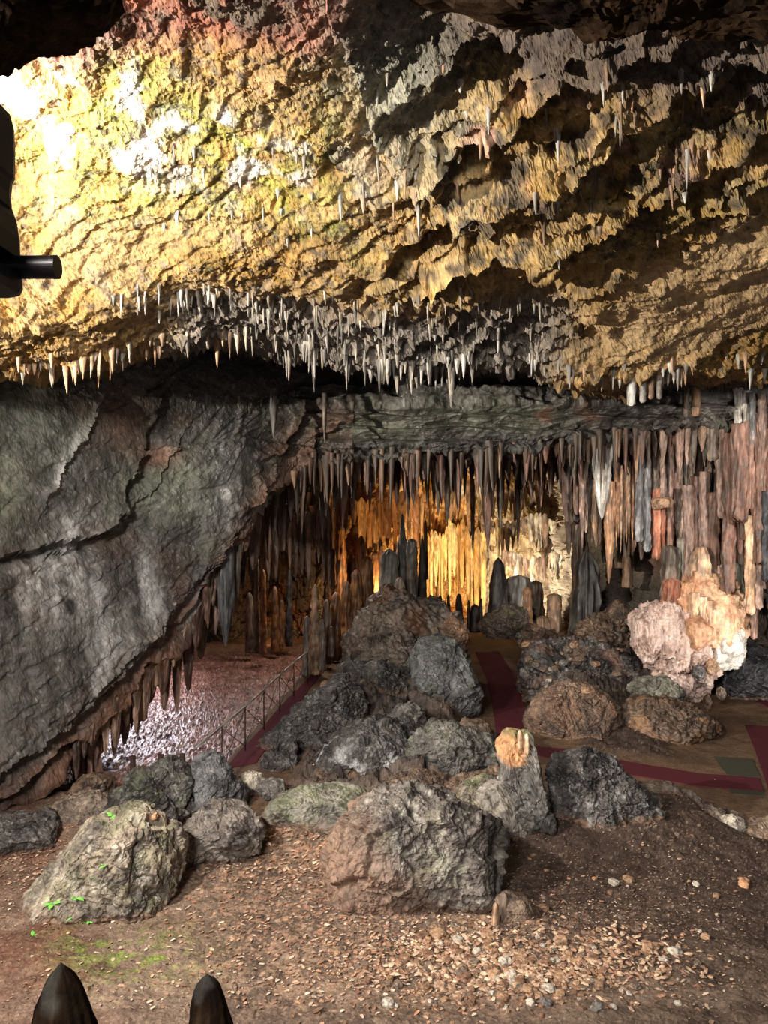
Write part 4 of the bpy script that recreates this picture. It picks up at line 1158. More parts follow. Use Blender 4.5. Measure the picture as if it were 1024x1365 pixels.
# ---- the curtains at the right, each pipe by itself
CUR = [  # px, top, bottom, width, distance, palette, shape, label
    (776, 600, 731, 11, 20.6, 'pinkbrown', 'taper', 'long slim pinkish stalactite left of the cream fan'),
    (786, 590, 690, 9, 20.9, 'greybrown', 'taper', 'slim grey brown stalactite between the pinkish spear and the cream fan'),
    (803, 625, 692, 24, 20.3, 'white', 'taper', 'cream coloured fan shaped drapery ending in a point'),
    (795, 672, 730, 13, 20.8, 'tan', 'spear', 'tan blunt drapery under the cream fan'),
    (812, 675, 778, 15, 20.4, 'orange', 'taper', 'longest orange tan stalactite below the cream fan'),
    (838, 590, 676, 20, 21.4, 'nearblack', 'blunt', 'nearly black recessed pipe beside the blue grey pipes'),
    (852, 612, 722, 11, 20.2, 'blueg', 'blunt', 'blue grey ribbed pipe on the near side of the black one'),
    (862, 612, 735, 11, 20.3, 'blueg', 'blunt', 'blue grey ribbed pipe hanging deepest in its pair'),
    (874, 618, 668, 9, 20.4, 'greybrown', 'blunt', 'short grey pipe over the flat pale shelf, next to the blue grey pair'),
    (884, 614, 668, 10, 20.4, 'pinkbrown', 'blunt', 'short pinkish pipe over the flat pale shelf'),
    (893, 612, 665, 9, 20.5, 'pinkbrown', 'blunt', 'short pinkish pipe at the far end of the flat pale shelf'),
    (875, 684, 746, 12, 20.4, 'redorange', 'blunt', 'orange red pipe with a lit squared foot under the pale shelf'),
    (884, 682, 742, 8, 20.5, 'redorange', 'taper', 'thin orange red drip next to the squared orange pipe'),
    (893, 700, 738, 9, 20.6, 'redbrown', 'blunt', 'short red brown pipe above the orange red pillar'),
    (906, 585, 646, 11, 19.9, 'pinkbrown', 'taper', 'pinkish orange pointed stalactite with a knobbed head'),
    (915, 600, 660, 9, 20.6, 'greybrown', 'taper', 'grey brown stalactite beside the pinkish one with the knobbed head'),
    (918, 680, 770, 14, 20.2, 'pinkbrown', 'blunt', 'long pinkish brown organ pipe, first of the row above the cream pillar'),
    (929, 668, 765, 13, 20.4, 'redbrown', 'blunt', 'red brown organ pipe, second of the row above the cream pillar'),
    (940, 662, 772, 14, 20.2, 'pinkbrown', 'blunt', 'pinkish brown organ pipe in the middle of the row over the column'),
    (952, 690, 772, 14, 20.1, 'redbrown', 'blunt', 'red brown organ pipe ending over the pink pillar'),
    (939, 556, 622, 12, 19.8, 'greenpale', 'taper', 'greenish grey stalactite beside the grey brown post-like pipe'),
    (950, 518, 614, 15, 19.6, 'greybrown', 'blunt', 'grey brown post-like pipe reaching down from the ceiling lip'),
    (970, 512, 562, 22, 19.8, 'dark', 'blunt', 'dark broken off stub under the ceiling lip'),
    (1003, 500, 552, 17, 19.2, 'orange', 'taper', 'pinkish orange stalactite under the dark lip near the photo edge'),
    (972, 612, 790, 18, 19.4, 'redbrown', 'blunt', 'very long red brown pipe hanging beside the bright column'),
    (961, 596, 690, 12, 19.6, 'pinkbrown', 'blunt', 'pale brown pipe leaning against the very long red brown one'),
    (986, 600, 694, 24, 19.0, 'redbrown', 'blunt', 'wide red brown drapery with a square cut foot'),
    (1000, 596, 678, 15, 18.9, 'redbrown', 'blunt', 'red brown drapery with square cut foot next to the widest one'),
    (1014, 585, 752, 16, 18.8, 'redbrown', 'blunt', 'long red brown drapery at the very edge of the photo'),
    (993, 690, 720, 14, 19.4, 'redbrown', 'blunt', 'short red brown stub in the dark gap beside the long pipe'),
    (1000, 722, 818, 14, 19.0, 'cream', 'blunt', 'cream pink broken pipe low down beside the dark gap'),
    (1012, 735, 812, 12, 19.0, 'pinkbrown', 'blunt', 'pinkish pipe behind the cream broken pipe'),
    (1006, 810, 852, 9, 19.3, 'redbrown', 'blunt', 'narrow brown pipe below the cream broken pipe'),
    (1022, 690, 775, 14, 18.7, 'navy', 'blunt', 'bluish grey pipe cut by the photo edge'),
    (996, 556, 612, 10, 19.0, 'white', 'taper', 'whitish stalactite above the red brown draperies'),
    (1004, 558, 602, 9, 18.8, 'blueg', 'taper', 'purplish grey stalactite above the red brown draperies'),
    (984, 552, 590, 12, 19.1, 'white', 'taper', 'whitish stub above the square cut drapery'),
    (1016, 560, 610, 11, 18.7, 'pinkbrown', 'taper', 'pinkish stalactite above the drapery at the photo edge'),
    (757, 586, 660, 10, 20.8, 'greybrown', 'taper', 'grey brown stalactite where the ledge meets the curtains'),
    (765, 584, 640, 9, 20.5, 'tan', 'taper', 'tan stalactite where the ledge meets the curtains'),
    (750, 584, 610, 9, 20.3, 'pinkbrown', 'blunt', 'short pinkish stub under the end of the ledge'),
    (900, 640, 700, 12, 20.9, 'pinkbrown', 'blunt', 'pinkish pipe deep behind the knobbed stalactite'),
    (928, 612, 690, 12, 20.9, 'redbrown', 'taper', 'dark red brown spear behind the greenish stalactite'),
]
for px, a, b, w, d, pal, shp, lab in CUR:
    drip('stalactite_curtain' if w > 20 else 'stone_pipe' if shp == 'blunt' else 'stalactite', px, a - 8, b, w, d, lab, 'stalactite', pal, shp, bury=0.5,
         flute=0.3, lump=0.10, flat=0.75, tip=0.4 if shp == 'blunt' else None)
for k, x in enumerate([821, 827, 832, 838, 843, 848, 824, 835]):
    drip('stalactite', x, 655 + (k % 3) * 5, 715 + (k * 7) % 20 + (15 if k < 2 else 0), 5.5, 20.6 + 0.15 * (k % 3), 'thin cream and orange drip in the lit bundle beside the blue grey pipes', 'stalactite', 'cream' if k % 2 else 'orange', bury=0.8, group='lit bundle of thin drips beside the blue grey pipes')
rock('stone_shelf', [(869, 668), (872, 664), (892, 663), (895, 668), (894, 676), (872, 678)], 20.2, 0.35, 'flat pale shelf of stone across the foot of the short pipes', pal='tan', cat='stone shelf', sub=5, seed=431, facet=0.2, dirt=False)
# filler curtain behind: the same pipes, deeper and darker, each by itself
rng = random.Random(77)
FILL = []
for k in range(46):
    x = 745 + 290 * (k + rng.random() * 0.8) / 46
    a = 584 - 0.10 * (x - 745) + rng.uniform(-4, 6)
    ln = rng.uniform(40, 110) + (60 if x > 900 else 20)
    w = rng.uniform(8, 15)
    drip('stone_pipe', x, a - 8, a + ln, w, 21.6 - 0.6 * (x - 745) / 290 + rng.uniform(-0.3, 0.5), 'brown pipe in the dense curtain behind the bigger pipes at the hall side', 'stalactite',
         rng.choice(['redbrown', 'greybrown', 'pinkbrown', 'greybrown'] if x > 860 else ['greybrown', 'tan', 'greybrown', 'brown']), rng.choice(['blunt', 'taper', 'taper']), bury=0.7, flute=0.32, lump=0.10, group='dense curtain of pipes behind the bigger ones', tip=0.4)

# ---- hanging from the lower edge of the slanting slab
SLAB = [
    (301, 738, 862, 24, 17.2, 'blueg', 'spear', 'tallest blue grey pointed stalactite hanging over the gravel bed'),
    (288, 748, 846, 17, 17.4, 'pinkbrown', 'spear', 'pinkish grey stalactite close beside the tall blue grey one'),
    (275, 758, 836, 15, 17.3, 'tan', 'spear', 'pale tan stalactite, second from the tall blue grey one'),
    (316, 716, 800, 16, 17.5, 'greybrown', 'taper', 'grey stalactite on the inner side of the tall blue grey one'),
    (262, 775, 838, 13, 16.9, 'greybrown', 'blunt', 'grey brown stub at the head of the slab edge fringe'),
    (189, 888, 960, 17, 15.7, 'tan', 'blunt', 'longest tan pipe of the fringe on the slab edge'),
    (210, 866, 914, 17, 15.9, 'tan', 'blunt', 'broad tan pipe above the gravel on the slab edge'),
    (176, 905, 972, 14, 15.6, 'greybrown', 'taper', 'grey brown pipe beside the longest tan one on the slab edge'),
    (160, 920, 982, 18, 15.3, 'greybrown', 'taper', 'grey pointed pipe low on the slab edge'),
    (147, 935, 968, 14, 15.2, 'brown', 'taper', 'short brown pipe low on the slab edge near the floor column'),
    (107, 915, 1000, 18, 14.4, 'greybrown', 'blunt', 'long grey brown pipe by the foot of the slab'),
    (227, 845, 893, 14, 16.2, 'redbrown', 'taper', 'red brown pipe in the upper fringe of the slab edge'),
    (240, 830, 880, 12, 16.4, 'pinkbrown', 'taper', 'pinkish pipe in the upper fringe of the slab edge'),
    (258, 806, 850, 12, 16.8, 'white', 'taper', 'whitish pointed drip near the head of the slab edge fringe'),
]
for px, a, b, w, d, pal, shp, lab in SLAB:
    drip('stalactite' if shp != 'blunt' else 'stone_pipe', px, a - 12, b, w, d, lab, 'stalactite', pal, shp, bury=0.5, flute=0.2, lump=0.05, tip=0.5 if shp == 'blunt' else None)
c0 = P(118, 1026, 14.6)
stand('floor_column', 118, 1030, 985, 34, 14.6, 'reddish brown fluted column under the foot of the slanting slab', 'column', 'redbrown', [(0, 1), (0.5, 0.9), (1, 0.95)], flute=0.4)
for k in range(34):
    t = k / 33
    x = 120 + 170 * t + rng.uniform(-5, 5)
    ye = np.interp(x, [100, 130, 200, 260, 300], [975, 940, 862, 800, 742])
    drip('stalactite', x, ye - 6, ye + rng.uniform(22, 58), rng.uniform(7, 13), np.interp(x, [100, 300], [14.6, 17.3]) + rng.uniform(-0.15, 0.5), 'brown drip in the ragged fringe along the lower edge of the slanting slab', 'stalactite',
         rng.choice(['redbrown', 'brown', 'pinkbrown', 'greybrown', 'tan']), 'taper', bury=0.4, flute=0.25, group='ragged fringe along the slab edge')

# ---- big brown ones below the ledge
for px, a, b, w, d, pal, lab in [
    (650, 632, 730, 19, 22.5, 'redbrown', 'largest dark red brown stalactite under the middle of the ledge'),
    (667, 620, 708, 13, 22.8, 'greybrown', 'grey brown stalactite close beside the largest red brown one'),
    (596, 618, 700, 13, 22.0, 'brown', 'long brown stalactite in front of the amber wall'),
    (584, 615, 688, 11, 22.3, 'greybrown', 'brown stalactite beside the long one in front of the amber wall'),
    (690, 640, 732, 8, 24.0, 'greybrown', 'thin grey stalactite before the white wall'),
    (630, 680, 740, 6, 27.0, 'greenpale', 'thin greenish drip before the white wall'),
    (457, 620, 706, 12, 21.5, 'redbrown', 'dark red brown stalactite at the amber wall side of the slab end'),
    (472, 612, 690, 10, 21.8, 'brown', 'brown stalactite second from the slab end'),
    (447, 615, 682, 12, 21.2, 'brown', 'dark brown stalactite at the slab end'),
    (430, 640, 720, 10, 22.2, 'brown', 'brown stalactite over the dark recess'),
    (545, 612, 690, 10, 22.5, 'brown', 'brown stalactite above the mound pillars'),
    (610, 612, 680, 12, 22.6, 'redbrown', 'red brown stalactite midway to the largest one'),
    (708, 608, 668, 12, 22.5, 'redbrown', 'reddish stalactite in the dark cluster past the largest one'),
    (722, 606, 676, 12, 22.5, 'redbrown', 'reddish stalactite with a thin tip past the largest one'),
    (735, 604, 658, 13, 22.3, 'tan', 'tan stalactite by the end of the ledge'),
]:
    drip('stalactite', px, a - 12, b, w, d, lab, 'stalactite', pal, 'taper', bury=0.8, flute=0.2)

# ---- standing ones
def stal(px, yb, yt, w, d, label, pal, prof=None, **kw):
    return stand('stalagmite', px, yb, yt, w, d, label, 'stalagmite', pal, prof, **kw)


KNOB = [(0, 1.05), (0.3, 0.95), (0.55, 0.8), (0.8, 0.78), (0.95, 0.6), (1, 0.25)]
stal(519, 842, 733, 30, 23.2, 'fat knobbly grey stalagmite on top of the mound', 'greenpale', KNOB, knob=0.16, lump=0.08, colour=lambda V, t, c: c * 0.7)
stal(537, 840, 686, 20, 23.6, 'tallest dark stalagmite pillar on top of the mound', 'dark', [(0, 1.1), (0.4, 0.9), (0.75, 0.75), (0.8, 0.4), (1, 0.15)], lump=0.10)
stal(549, 840, 719, 17, 23.0, 'flat topped stalagmite pillar on top of the mound', 'greybrown', FLAT, knob=0.12, colour=lambda V, t, c: c * 0.8)
stal(563, 840, 714, 14, 23.4, 'dark sharp stalagmite spike on top of the mound', 'nearblack', [(0, 1.2), (0.5, 0.8), (0.85, 0.5), (1, 0.1)])
stal(568, 760, 690, 6, 25.0, 'thin dark stalagmite behind the sharp spike', 'nearblack')
stal(533, 826, 770, 18, 22.4, 'short lumpy stalagmite at the foot of the mound pillars', 'greybrown', KNOB, knob=0.2)
for k, (x, yb, yt, w) in enumerate([(498, 846, 806, 15), (545, 846, 800, 16), (556, 850, 812, 14), (486, 856, 822, 13), (526, 850, 805, 15), (575, 846, 815, 12), (512, 856, 818, 13), (470, 866, 836, 12)]):
    stal(x, yb, yt, w, 21.9, 'stubby knob of the rounded cluster at the feet of the mound pillars', ['tan', 'greybrown', 'brown', 'greybrown'][k % 4], KNOB, knob=0.25, lump=0.1, group='rounded knobs at the feet of the mound pillars')
stal(505, 822, 790, 16, 22.2, 'pale knob at the foot of the fat grey stalagmite', 'tan', KNOB, knob=0.2)
stal(420, 885, 780, 13, 23.5, 'pale beaded stalagmite column beside the railed path', 'tan', [(0, 1.3), (0.4, 1.0), (0.7, 0.85), (0.9, 0.7), (1, 0.3)], knob=0.4, lump=0.14)
for k, (x, yb, yt, w, d, pal) in enumerate([(436, 872, 800, 13, 24.5, 'brown'), (448, 868, 790, 15, 25.5, 'amber'), (462, 862, 775, 16, 26.5, 'amber'), (475, 850, 760, 18, 27.0, 'amber'), (490, 845, 742, 20, 27.5, 'amber'),
                                            (409, 888, 822, 12, 23.6, 'greybrown'), (430, 880, 826, 10, 23.2, 'greybrown'), (442, 862, 835, 9, 23.6, 'brown'), (455, 850, 700, 16, 29.0, 'amber'), (482, 840, 715, 16, 29.5, 'amber'), (500, 835, 735, 14, 28.5, 'amber')]):
    stal(x, yb, yt, w, d, ['brown stalagmite standing behind the pale beaded column', 'amber brown stalagmite, second behind the pale beaded column', 'amber stalagmite near the far end of the railed path', 'broad amber stalagmite before the amber wall', 'broadest amber stalagmite left of the fat grey one',
                           'grey stalagmite at the top end of the handrail', 'small grey stalagmite at the foot of the pale beaded column', 'small brown stalagmite at the carpet edge', 'tall amber pillar close to the dark recess', 'tall amber pillar behind the broad stalagmites', 'amber pillar just behind the fat grey stalagmite'][k], pal, KNOB, knob=0.12, flute=0.3)
stal(664, 838, 745, 26, 27.5, 'big dark stalagmite before the white wall at the end of the middle path', 'dark', [(0, 1.25), (0.35, 1.0), (0.7, 0.8), (0.93, 0.5), (1, 0.2)], lump=0.12)
stal(739, 846, 792, 22, 26.2, 'squat pale stalagmite block beyond the dark slope', 'tan', FLAT, lump=0.12)
stal(723, 858, 822, 20, 25.6, 'pale brown stalagmite base in front of the squat pale block', 'tan', FLAT, lump=0.14)
stal(703, 838, 783, 15, 27.0, 'peach coloured knobbed stalagmite in the alcove', 'orange', KNOB, knob=0.25)
stal(690, 820, 768, 30, 28.5, 'whitish flowstone hump behind the knobbed peach stalagmite', 'white', FLAT, flute=0.5)
stal(714, 818, 775, 22, 28.2, 'dark brown stub at the end of the whitish flowstone', 'brown', FLAT, flute=0.4)
stal(782, 850, 736, 34, 25.5, 'massive dark fluted stalagmite below the pinkish spear', 'dark', [(0, 1.2), (0.5, 1.0), (0.85, 0.75), (1, 0.3)], flute=0.35, lump=0.1)
stal(773, 842, 676, 22, 26.3, 'dark column rising to the curtains behind the massive stalagmite', 'brown', [(0, 1.2), (0.5, 0.9), (1, 0.8)], flute=0.35)
stal(836, 770, 740, 14, 24.5, 'rounded brown knob in the alcove under the cream drips', 'tan', KNOB)
stal(834, 745, 705, 26, 25.0, 'brown hanging-shaped flowstone lump behind the thin cream drips', 'tan', FLAT, flute=0.3, colour=lambda V, t, c: c * 0.7)
for k, (x, yt, w) in enumerate([(574, 793, 8), (587, 794, 8), (598, 793, 6), (612, 792, 11), (625, 800, 5), (641, 798, 6), (633, 806, 16)]):
    stal(x, 832, yt, w, 30.5, ['first dark stump of the row before the bright amber wall', 'second dark stump of the row before the amber wall', 'narrow third stump of the row before the amber wall', 'widest dark stump in the row before the amber wall', 'thin stump after the widest one before the amber wall',
                               'pointed last stump of the row before the amber wall', 'broad low stump ending the row at the path'][k], 'nearblack', [(0, 1.1), (0.6, 0.85), (0.93, 0.6), (1, 0.3)])
for k, (x, yb, yt, w, d, pal) in enumerate([(342, 858, 740, 8, 24.0, 'brown'), (351, 860, 760, 9, 25.5, 'amber'), (367, 858, 782, 11, 27.0, 'amber'), (376, 855, 800, 10, 27.5, 'amber'), (333, 858, 790, 12, 26.5, 'brown'), (386, 850, 760, 9, 27.5, 'dark')]):
    stal(x, yb, yt, w, d, ['tall slim brown column in the dark recess over the gravel', 'slim orange brown column in the dark recess', 'lit orange stalagmite in the dark recess', 'smaller orange stalagmite deeper in the dark recess', 'brown stump behind the tall blue grey stalactite', 'thin dark column at the back of the recess'][k], pal, KNOB, knob=0.1, flute=0.25)
stal(672, 1232, 1190, 14, 9.2, 'taller of two stubby stalagmites under the largest boulder', 'earth', KNOB, lump=0.1)
rock('boulder', [(656, 1234), (662, 1200), (676, 1192), (700, 1200), (720, 1218), (722, 1240), (690, 1248), (665, 1246)], 9.3, 0.22, 'grey lump of rock at the shaded end of the largest boulder', pal='earth', sub=6, seed=441, facet=0.7)
stal(660, 1230, 1203, 11, 9.1, 'shorter of two stubby stalagmites under the largest boulder', 'tan', KNOB)
for kx, kyb, kyt, kw_ in [(694, 990, 973, 8), (703, 998, 978, 9)]:
    stand('knob', kx, kyb, kyt, kw_, 11.3, 'small cream knob', None, 'cream', [(0, 0.8), (0.4, 1.0), (0.8, 0.85), (1, 0.3)], parent=lr, bury=0.08)
# two right in front of the eye, on their ledge; backlit shade put into colour
rock('near_ledge', [(-240, 2000), (-200, 1560), (60, 1480), (300, 1490), (560, 1600), (640, 2100), (500, 2500), (-100, 2500)], 2.9, 0.55, 'dark rock ledge carrying the two near stalagmites', pal='nearblack', cat='rock', sub=5, seed=451, dirt=False)
stal(88, 1560, 1284, 112, 3.0, 'dark brown near stalagmite with a broad pointed tip', 'nearblack', [(0, 1.15), (0.45, 1.0), (0.66, 0.8), (0.82, 0.6), (0.92, 0.42), (0.97, 0.27), (1, 0.12)], lump=0.10, flute=0.03, wander=0.10, mat=M_EARTHY)
stal(276, 1560, 1304, 70, 2.9, 'dark brown near stalagmite, the smaller with a rounded tip', 'nearblack', [(0, 1.2), (0.5, 1.0), (0.75, 0.84), (0.88, 0.66), (0.95, 0.48), (0.985, 0.3), (1, 0.15)], lump=0.09, flute=0.03, wander=0.06, mat=M_EARTHY)
# rock hanging close overhead, shade put into its near-black colour
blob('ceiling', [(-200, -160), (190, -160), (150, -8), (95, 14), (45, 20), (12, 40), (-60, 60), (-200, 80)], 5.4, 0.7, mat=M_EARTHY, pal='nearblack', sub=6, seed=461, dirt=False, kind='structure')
blob('ceiling', [(470, -170), (1250, -170), (1250, 14), (1024, 6), (900, -4), (760, -6), (640, -18), (540, -34)], 5.6, 0.7, mat=M_EARTHY, pal='nearblack', sub=6, seed=463, dirt=False, kind='structure')  # this one added to darken the top edge
# ------------------------------------------------------------------ many small things, each laid on or hung from what the eye meets there
bpy.context.view_layer.update()
DG = bpy.context.evaluated_depsgraph_get()
EYE = Vector((0, 0, H))


def hit(px, py):
    v = Vector(P(px, py, 1.0)) - EYE
    ok, loc, nor, idx, ob, mt = scene.ray_cast(DG, EYE, v.normalized())
    return (loc, nor, ob) if ok else (None, None, None)


# small stalactites: a few grown shapes, then copies
def unit_drip(seed, pal):
    return tube_mesh('stalactite', 0.15, -1.0, [(0, 0.55), (0.13, 0.5), (0.4, 0.36), (0.75, 0.2), (0.95, 0.09), (1, 0.03)], seg=12, ring_step=0.06, wander=0.10, lump=0.08, flute=0.15, seed=seed, pal=pal, max_rings=18)


UN = {}
for pal in ('white', 'greybrown', 'tan', 'brown', 'redbrown', 'cream', 'grey', 'pale'):
    UN[pal] = [unit_drip(500 + k, pal) for k in range(4)]
    for m in UN[pal]:
        m.materials.append(M_DRIP)
rng = random.Random(2024)
n_st = sum(1 for o in COL.objects if o.name.startswith('stalactite'))
extra = []     # beyond the three hundred: one mass


def hang(px, py, ln, w, pal, label, group, mass=False):
    loc, nor, ob = hit(px, py)
    if loc is None or ob is None or ob.name.split('.')[0] not in ('ceiling', 'wall_left', 'ceiling_low', 'wall_back'):
        return None
    d = loc.y
    L, Wd_ = ln / FPX * d, w / FPX * d
    me = rng.choice(UN[pal])
    if mass:
        extra.append((me, loc, L, Wd_, rng.uniform(0, 6.28)))
        return None
    o = bpy.data.objects.new('stalactite', me)
    COL.objects.link(o)
    o.location = loc + nor * (-0.02)
    o.scale = (Wd_, Wd_, L)
    o.rotation_euler = (rng.uniform(-0.06, 0.06), rng.uniform(-0.06, 0.06), rng.uniform(0, 6.28))
    return tag(o, label, 'stalactite', group)


def cluster(n, fx, fy, ln, w, pals, label, group, mass_share=0.0):
    items = []
    for k in range(n):
        x = fx(rng)
        items.append((x, fy(x, rng), rng.uniform(*ln) * rng.choice([0.6, 0.8, 1, 1.2]), rng.uniform(*w), rng.choice(pals)))
    items.sort(key=lambda t: -t[2])
    keep = int(n * (1 - mass_share))
    for i, t in enumerate(items):
        hang(*t, label, group, mass=(i >= keep))


lipy = lambda x: float(np.interp(x, c_px, lip))
cluster(34, lambda r: r.uniform(150, 335), lambda x, r: r.gauss(390, 7), (14, 30), (3.5, 6), ['white', 'white', 'pale'], 'white stalactite in the short fringe high on the near ceiling under the pale glare', 'white fringe on the near ceiling', 0.45)
cluster(150, lambda r: r.uniform(325, 730), lambda x, r: r.uniform(388, lipy(x) - 4), (10, 27), (3, 6), ['white', 'grey', 'pale', 'pale'], 'grey white stalactite in the dense field on the lower middle of the ceiling', 'dense field of stalactites on the lower middle ceiling', 0.7)
cluster(46, lambda r: r.uniform(-10, 330), lambda x, r: lipy(x) - r.uniform(0, 22), (14, 34), (4, 9), ['pale', 'tan', 'cream'], 'yellowish stalactite dripping from the ceiling lip above the slanting slab', 'drips of the lip above the slab', 0.5)
cluster(44, lambda r: r.uniform(370, 640), lambda x, r: lipy(x) + r.uniform(-12, 8), (20, 42), (4.5, 9), ['white', 'grey', 'pale'], 'larger pale stalactite along the middle of the ceiling lip', 'larger drips along the middle of the lip', 0.3)
cluster(60, lambda r: r.uniform(440, 960), lambda x, r: r.uniform(85, 340), (14, 42), (4, 9), ['white', 'cream', 'pale', 'tan'], 'lone pale stalactite on the rough ledged part of the ceiling', 'scattered drips on the ledged ceiling', 0.2)
cluster(26, lambda r: r.uniform(200, 420), lambda x, r: r.uniform(190, 330), (10, 24), (3.5, 7), ['white', 'pale'], 'small white stalactite on the moss tinted ceiling', 'small drips on the moss tinted ceiling', 0.4)
cluster(30, lambda r: r.uniform(690, 1020), lambda x, r: lipy(x) - r.uniform(-2, 24), (12, 26), (4, 8), ['pale', 'white', 'cream'], 'pale stalactite on the tan ceiling lip over the curtains', 'drips of the tan lip over the curtains', 0.2)
cluster(30, lambda r: r.uniform(250, 380), lambda x, r: r.gauss(533, 5), (7, 16), (2.5, 4.5), ['grey', 'pale'], 'tiny grey stalactite under the top seam of the slab', 'tiny drips under the seam of the slab', 0.5)
cluster(150, lambda r: r.uniform(385, 860), lambda x, r: float(np.interp(x, s_px, bot)) + r.uniform(-6, 22), (22, 66), (5, 11), ['brown', 'redbrown', 'greybrown', 'brown', 'tan'], 'brown stalactite in the dense row under the flat ledge', 'dense brown row under the ledge', 0.7)
cluster(44, lambda r: r.uniform(330, 470), lambda x, r: float(np.interp(x, [330, 370, 420, 470], [715, 655, 618, 612])) + r.uniform(0, 70), (28, 70), (6, 12), ['brown', 'greybrown', 'redbrown'], 'brown stalactite hanging over the dark recess at the end of the slab', 'brown drips over the dark recess', 0.7)
for px, a, b, w, pal, lab in [(843, 502, 541, 12, 'white', 'fattest cream stalactite under the tan ceiling lip'), (857, 505, 537, 9, 'white', 'cream stalactite next to the fattest one under the tan lip'), (868, 502, 532, 8, 'tan', 'tan stalactite, third in the short row under the tan lip'), (879, 505, 532, 8, 'pale', 'whitish stalactite, last in the short row under the tan lip'),
                              (602, 480, 544, 11, 'pale', 'long grey white stalactite alone below the middle of the lip'), (433, 545, 592, 7, 'greybrown', 'thin dark stalactite hanging on the flat ledge near its slab end'), (365, 540, 585, 10, 'grey', 'grey stalactite lying against the upper slab'), (291, 548, 580, 9, 'grey', 'pale grey double drip on the upper slab'),
                              (898, 486, 512, 8, 'white', 'white stalactite in the dark gap of the ceiling'), (914, 528, 556, 9, 'greybrown', 'grey stub under the dark part of the lip'), (928, 530, 555, 12, 'tan', 'tan broken stub under the dark part of the lip'), (68, 495, 517, 7, 'pale', 'pale stalactite low on the lip near the slab top')]:
    d = {602: 14.2}.get(px, 14.6 if a < 515 and px > 700 else 12.6 if px < 100 else 17.3 if px < 500 else 18.5)
    drip('stalactite', px, a - 6, b, w, d, lab, 'stalactite', pal, 'blunt' if px in (843, 857, 868, 879, 914, 928) else 'taper', bury=0.25)
if extra:
    VV, QQ, CC, n = [], [], [], 0
    for me, loc, L, w_, rz in extra:
        nv = len(me.vertices)
        v = np.empty(nv * 3, f32)
        me.vertices.foreach_get('co', v)
        v = v.reshape(-1, 3)
        cc = np.empty(nv * 4, f32)
        me.color_attributes['rock'].data.foreach_get('color', cc)
        t = np.empty(len(me.polygons) * 3, np.int32)
        me.loops.foreach_get('vertex_index', t)
        c_, s_ = math.cos(rz), math.sin(rz)
        v = np.stack([(v[:, 0] * c_ - v[:, 1] * s_) * w_ + loc.x, (v[:, 0] * s_ + v[:, 1] * c_) * w_ + loc.y, v[:, 2] * L + loc.z], 1)
        VV.append(v)
        QQ.append(t.reshape(-1, 3) + n)
        CC.append(cc.reshape(-1, 4)[:, :3])
        n += nv
    o = link('stalactite_fringe', raw_mesh('stalactite_fringe', np.concatenate(VV), np.concatenate(QQ), np.concatenate(CC), True), M_DRIP)
    tag(o, 'countless smallest drips between the larger stalactites of ceiling and ledge', 'stalactites', kind='stuff')

# loose stones
ST = {}
for pal in ('tan', 'clay', 'rust', 'pale', 'greybrown', 'earth', 'orange', 'grey'):
    ST[pal] = []
    for k in range(5):
        V, Q = ico(3)
        V = V / ((np.abs(V) ** 3.5).sum(1, keepdims=True) ** (1 / 3.5))
        f, ed = facets(V + 5 * k, 0.9, seed=600 + k, tilt=0.9, off=0.5)
        nn = fbm(V + 3 * k, 1.4, 3, seed=610 + k)
        V = V * (1 + 0.30 * f + 0.28 * nn)[:, None] * 0.5
        me = raw_mesh('stone', V, Q, rock_colour(V, V, pal, 0.6, seed=620 + k))
        me.materials.append(M_STONE)
        ST[pal].append(me)


def put_stone(px, py, size, pal, label, group=None, name='stone', cat='stone', flat=0.62, on=None):
    loc, nor, ob = hit(px, py)
    if loc is None or (on and ob.name.split('.')[0] not in on):
        return None
    o = bpy.data.objects.new(name, rng.choice(ST[pal]))
    COL.objects.link(o)
    sz = size / FPX * loc.y
    o.scale = (sz, sz * rng.uniform(0.7, 1.1), sz * flat * rng.uniform(0.7, 1.2))
    o.location = loc + Vector((0, 0, sz * flat * 0.22))
    o.rotation_euler = (rng.uniform(-0.35, 0.35), rng.uniform(-0.35, 0.35), rng.uniform(0, 6.28))
    return tag(o, label, cat, group)


SF = ('floor',)
for px, py, s, pal, lab in [(818, 1178, 14, 'pale', 'whitish stone lying alone on the brown earth'), (838, 1174, 15, 'tan', 'tan stone beside the whitish one on the brown earth'), (992, 1180, 18, 'orange', 'lone peach coloured stone on the dark earth by the photo edge'), (928, 1180, 9, 'pale', 'small pale stone on the dark earth'),
                            (205, 1090, 12, 'orange', 'small orange stone in front of the dark mossy slab'), (610, 1255, 13, 'pale', 'whitest stone of the rubble under the largest boulder'), (584, 1248, 20, 'tan', 'tan stone at the top of the rubble under the largest boulder'), (620, 1306, 20, 'clay', 'large clay coloured stone in the rubble under the largest boulder'), (757, 1278, 16, 'tan', 'tan stone resting beside the greenish lump'),
                            (955, 1196, 8, 'tan', 'small tan pebble on the dark earth'), (788, 1262, 12, 'clay', 'clay coloured stone past the greenish lump'), (0, 1110, 10, 'grey', 'small grey stone at the foot of the slanting wall'), (725, 1212, 14, 'clay', 'clay stone by the shaded grey lump'), (728, 1340, 16, 'grey', 'grey stone low in the rubble train'), (795, 1346, 18, 'grey', 'larger grey stone at the end of the rubble train')]:
    put_stone(px, py, s, pal, lab)
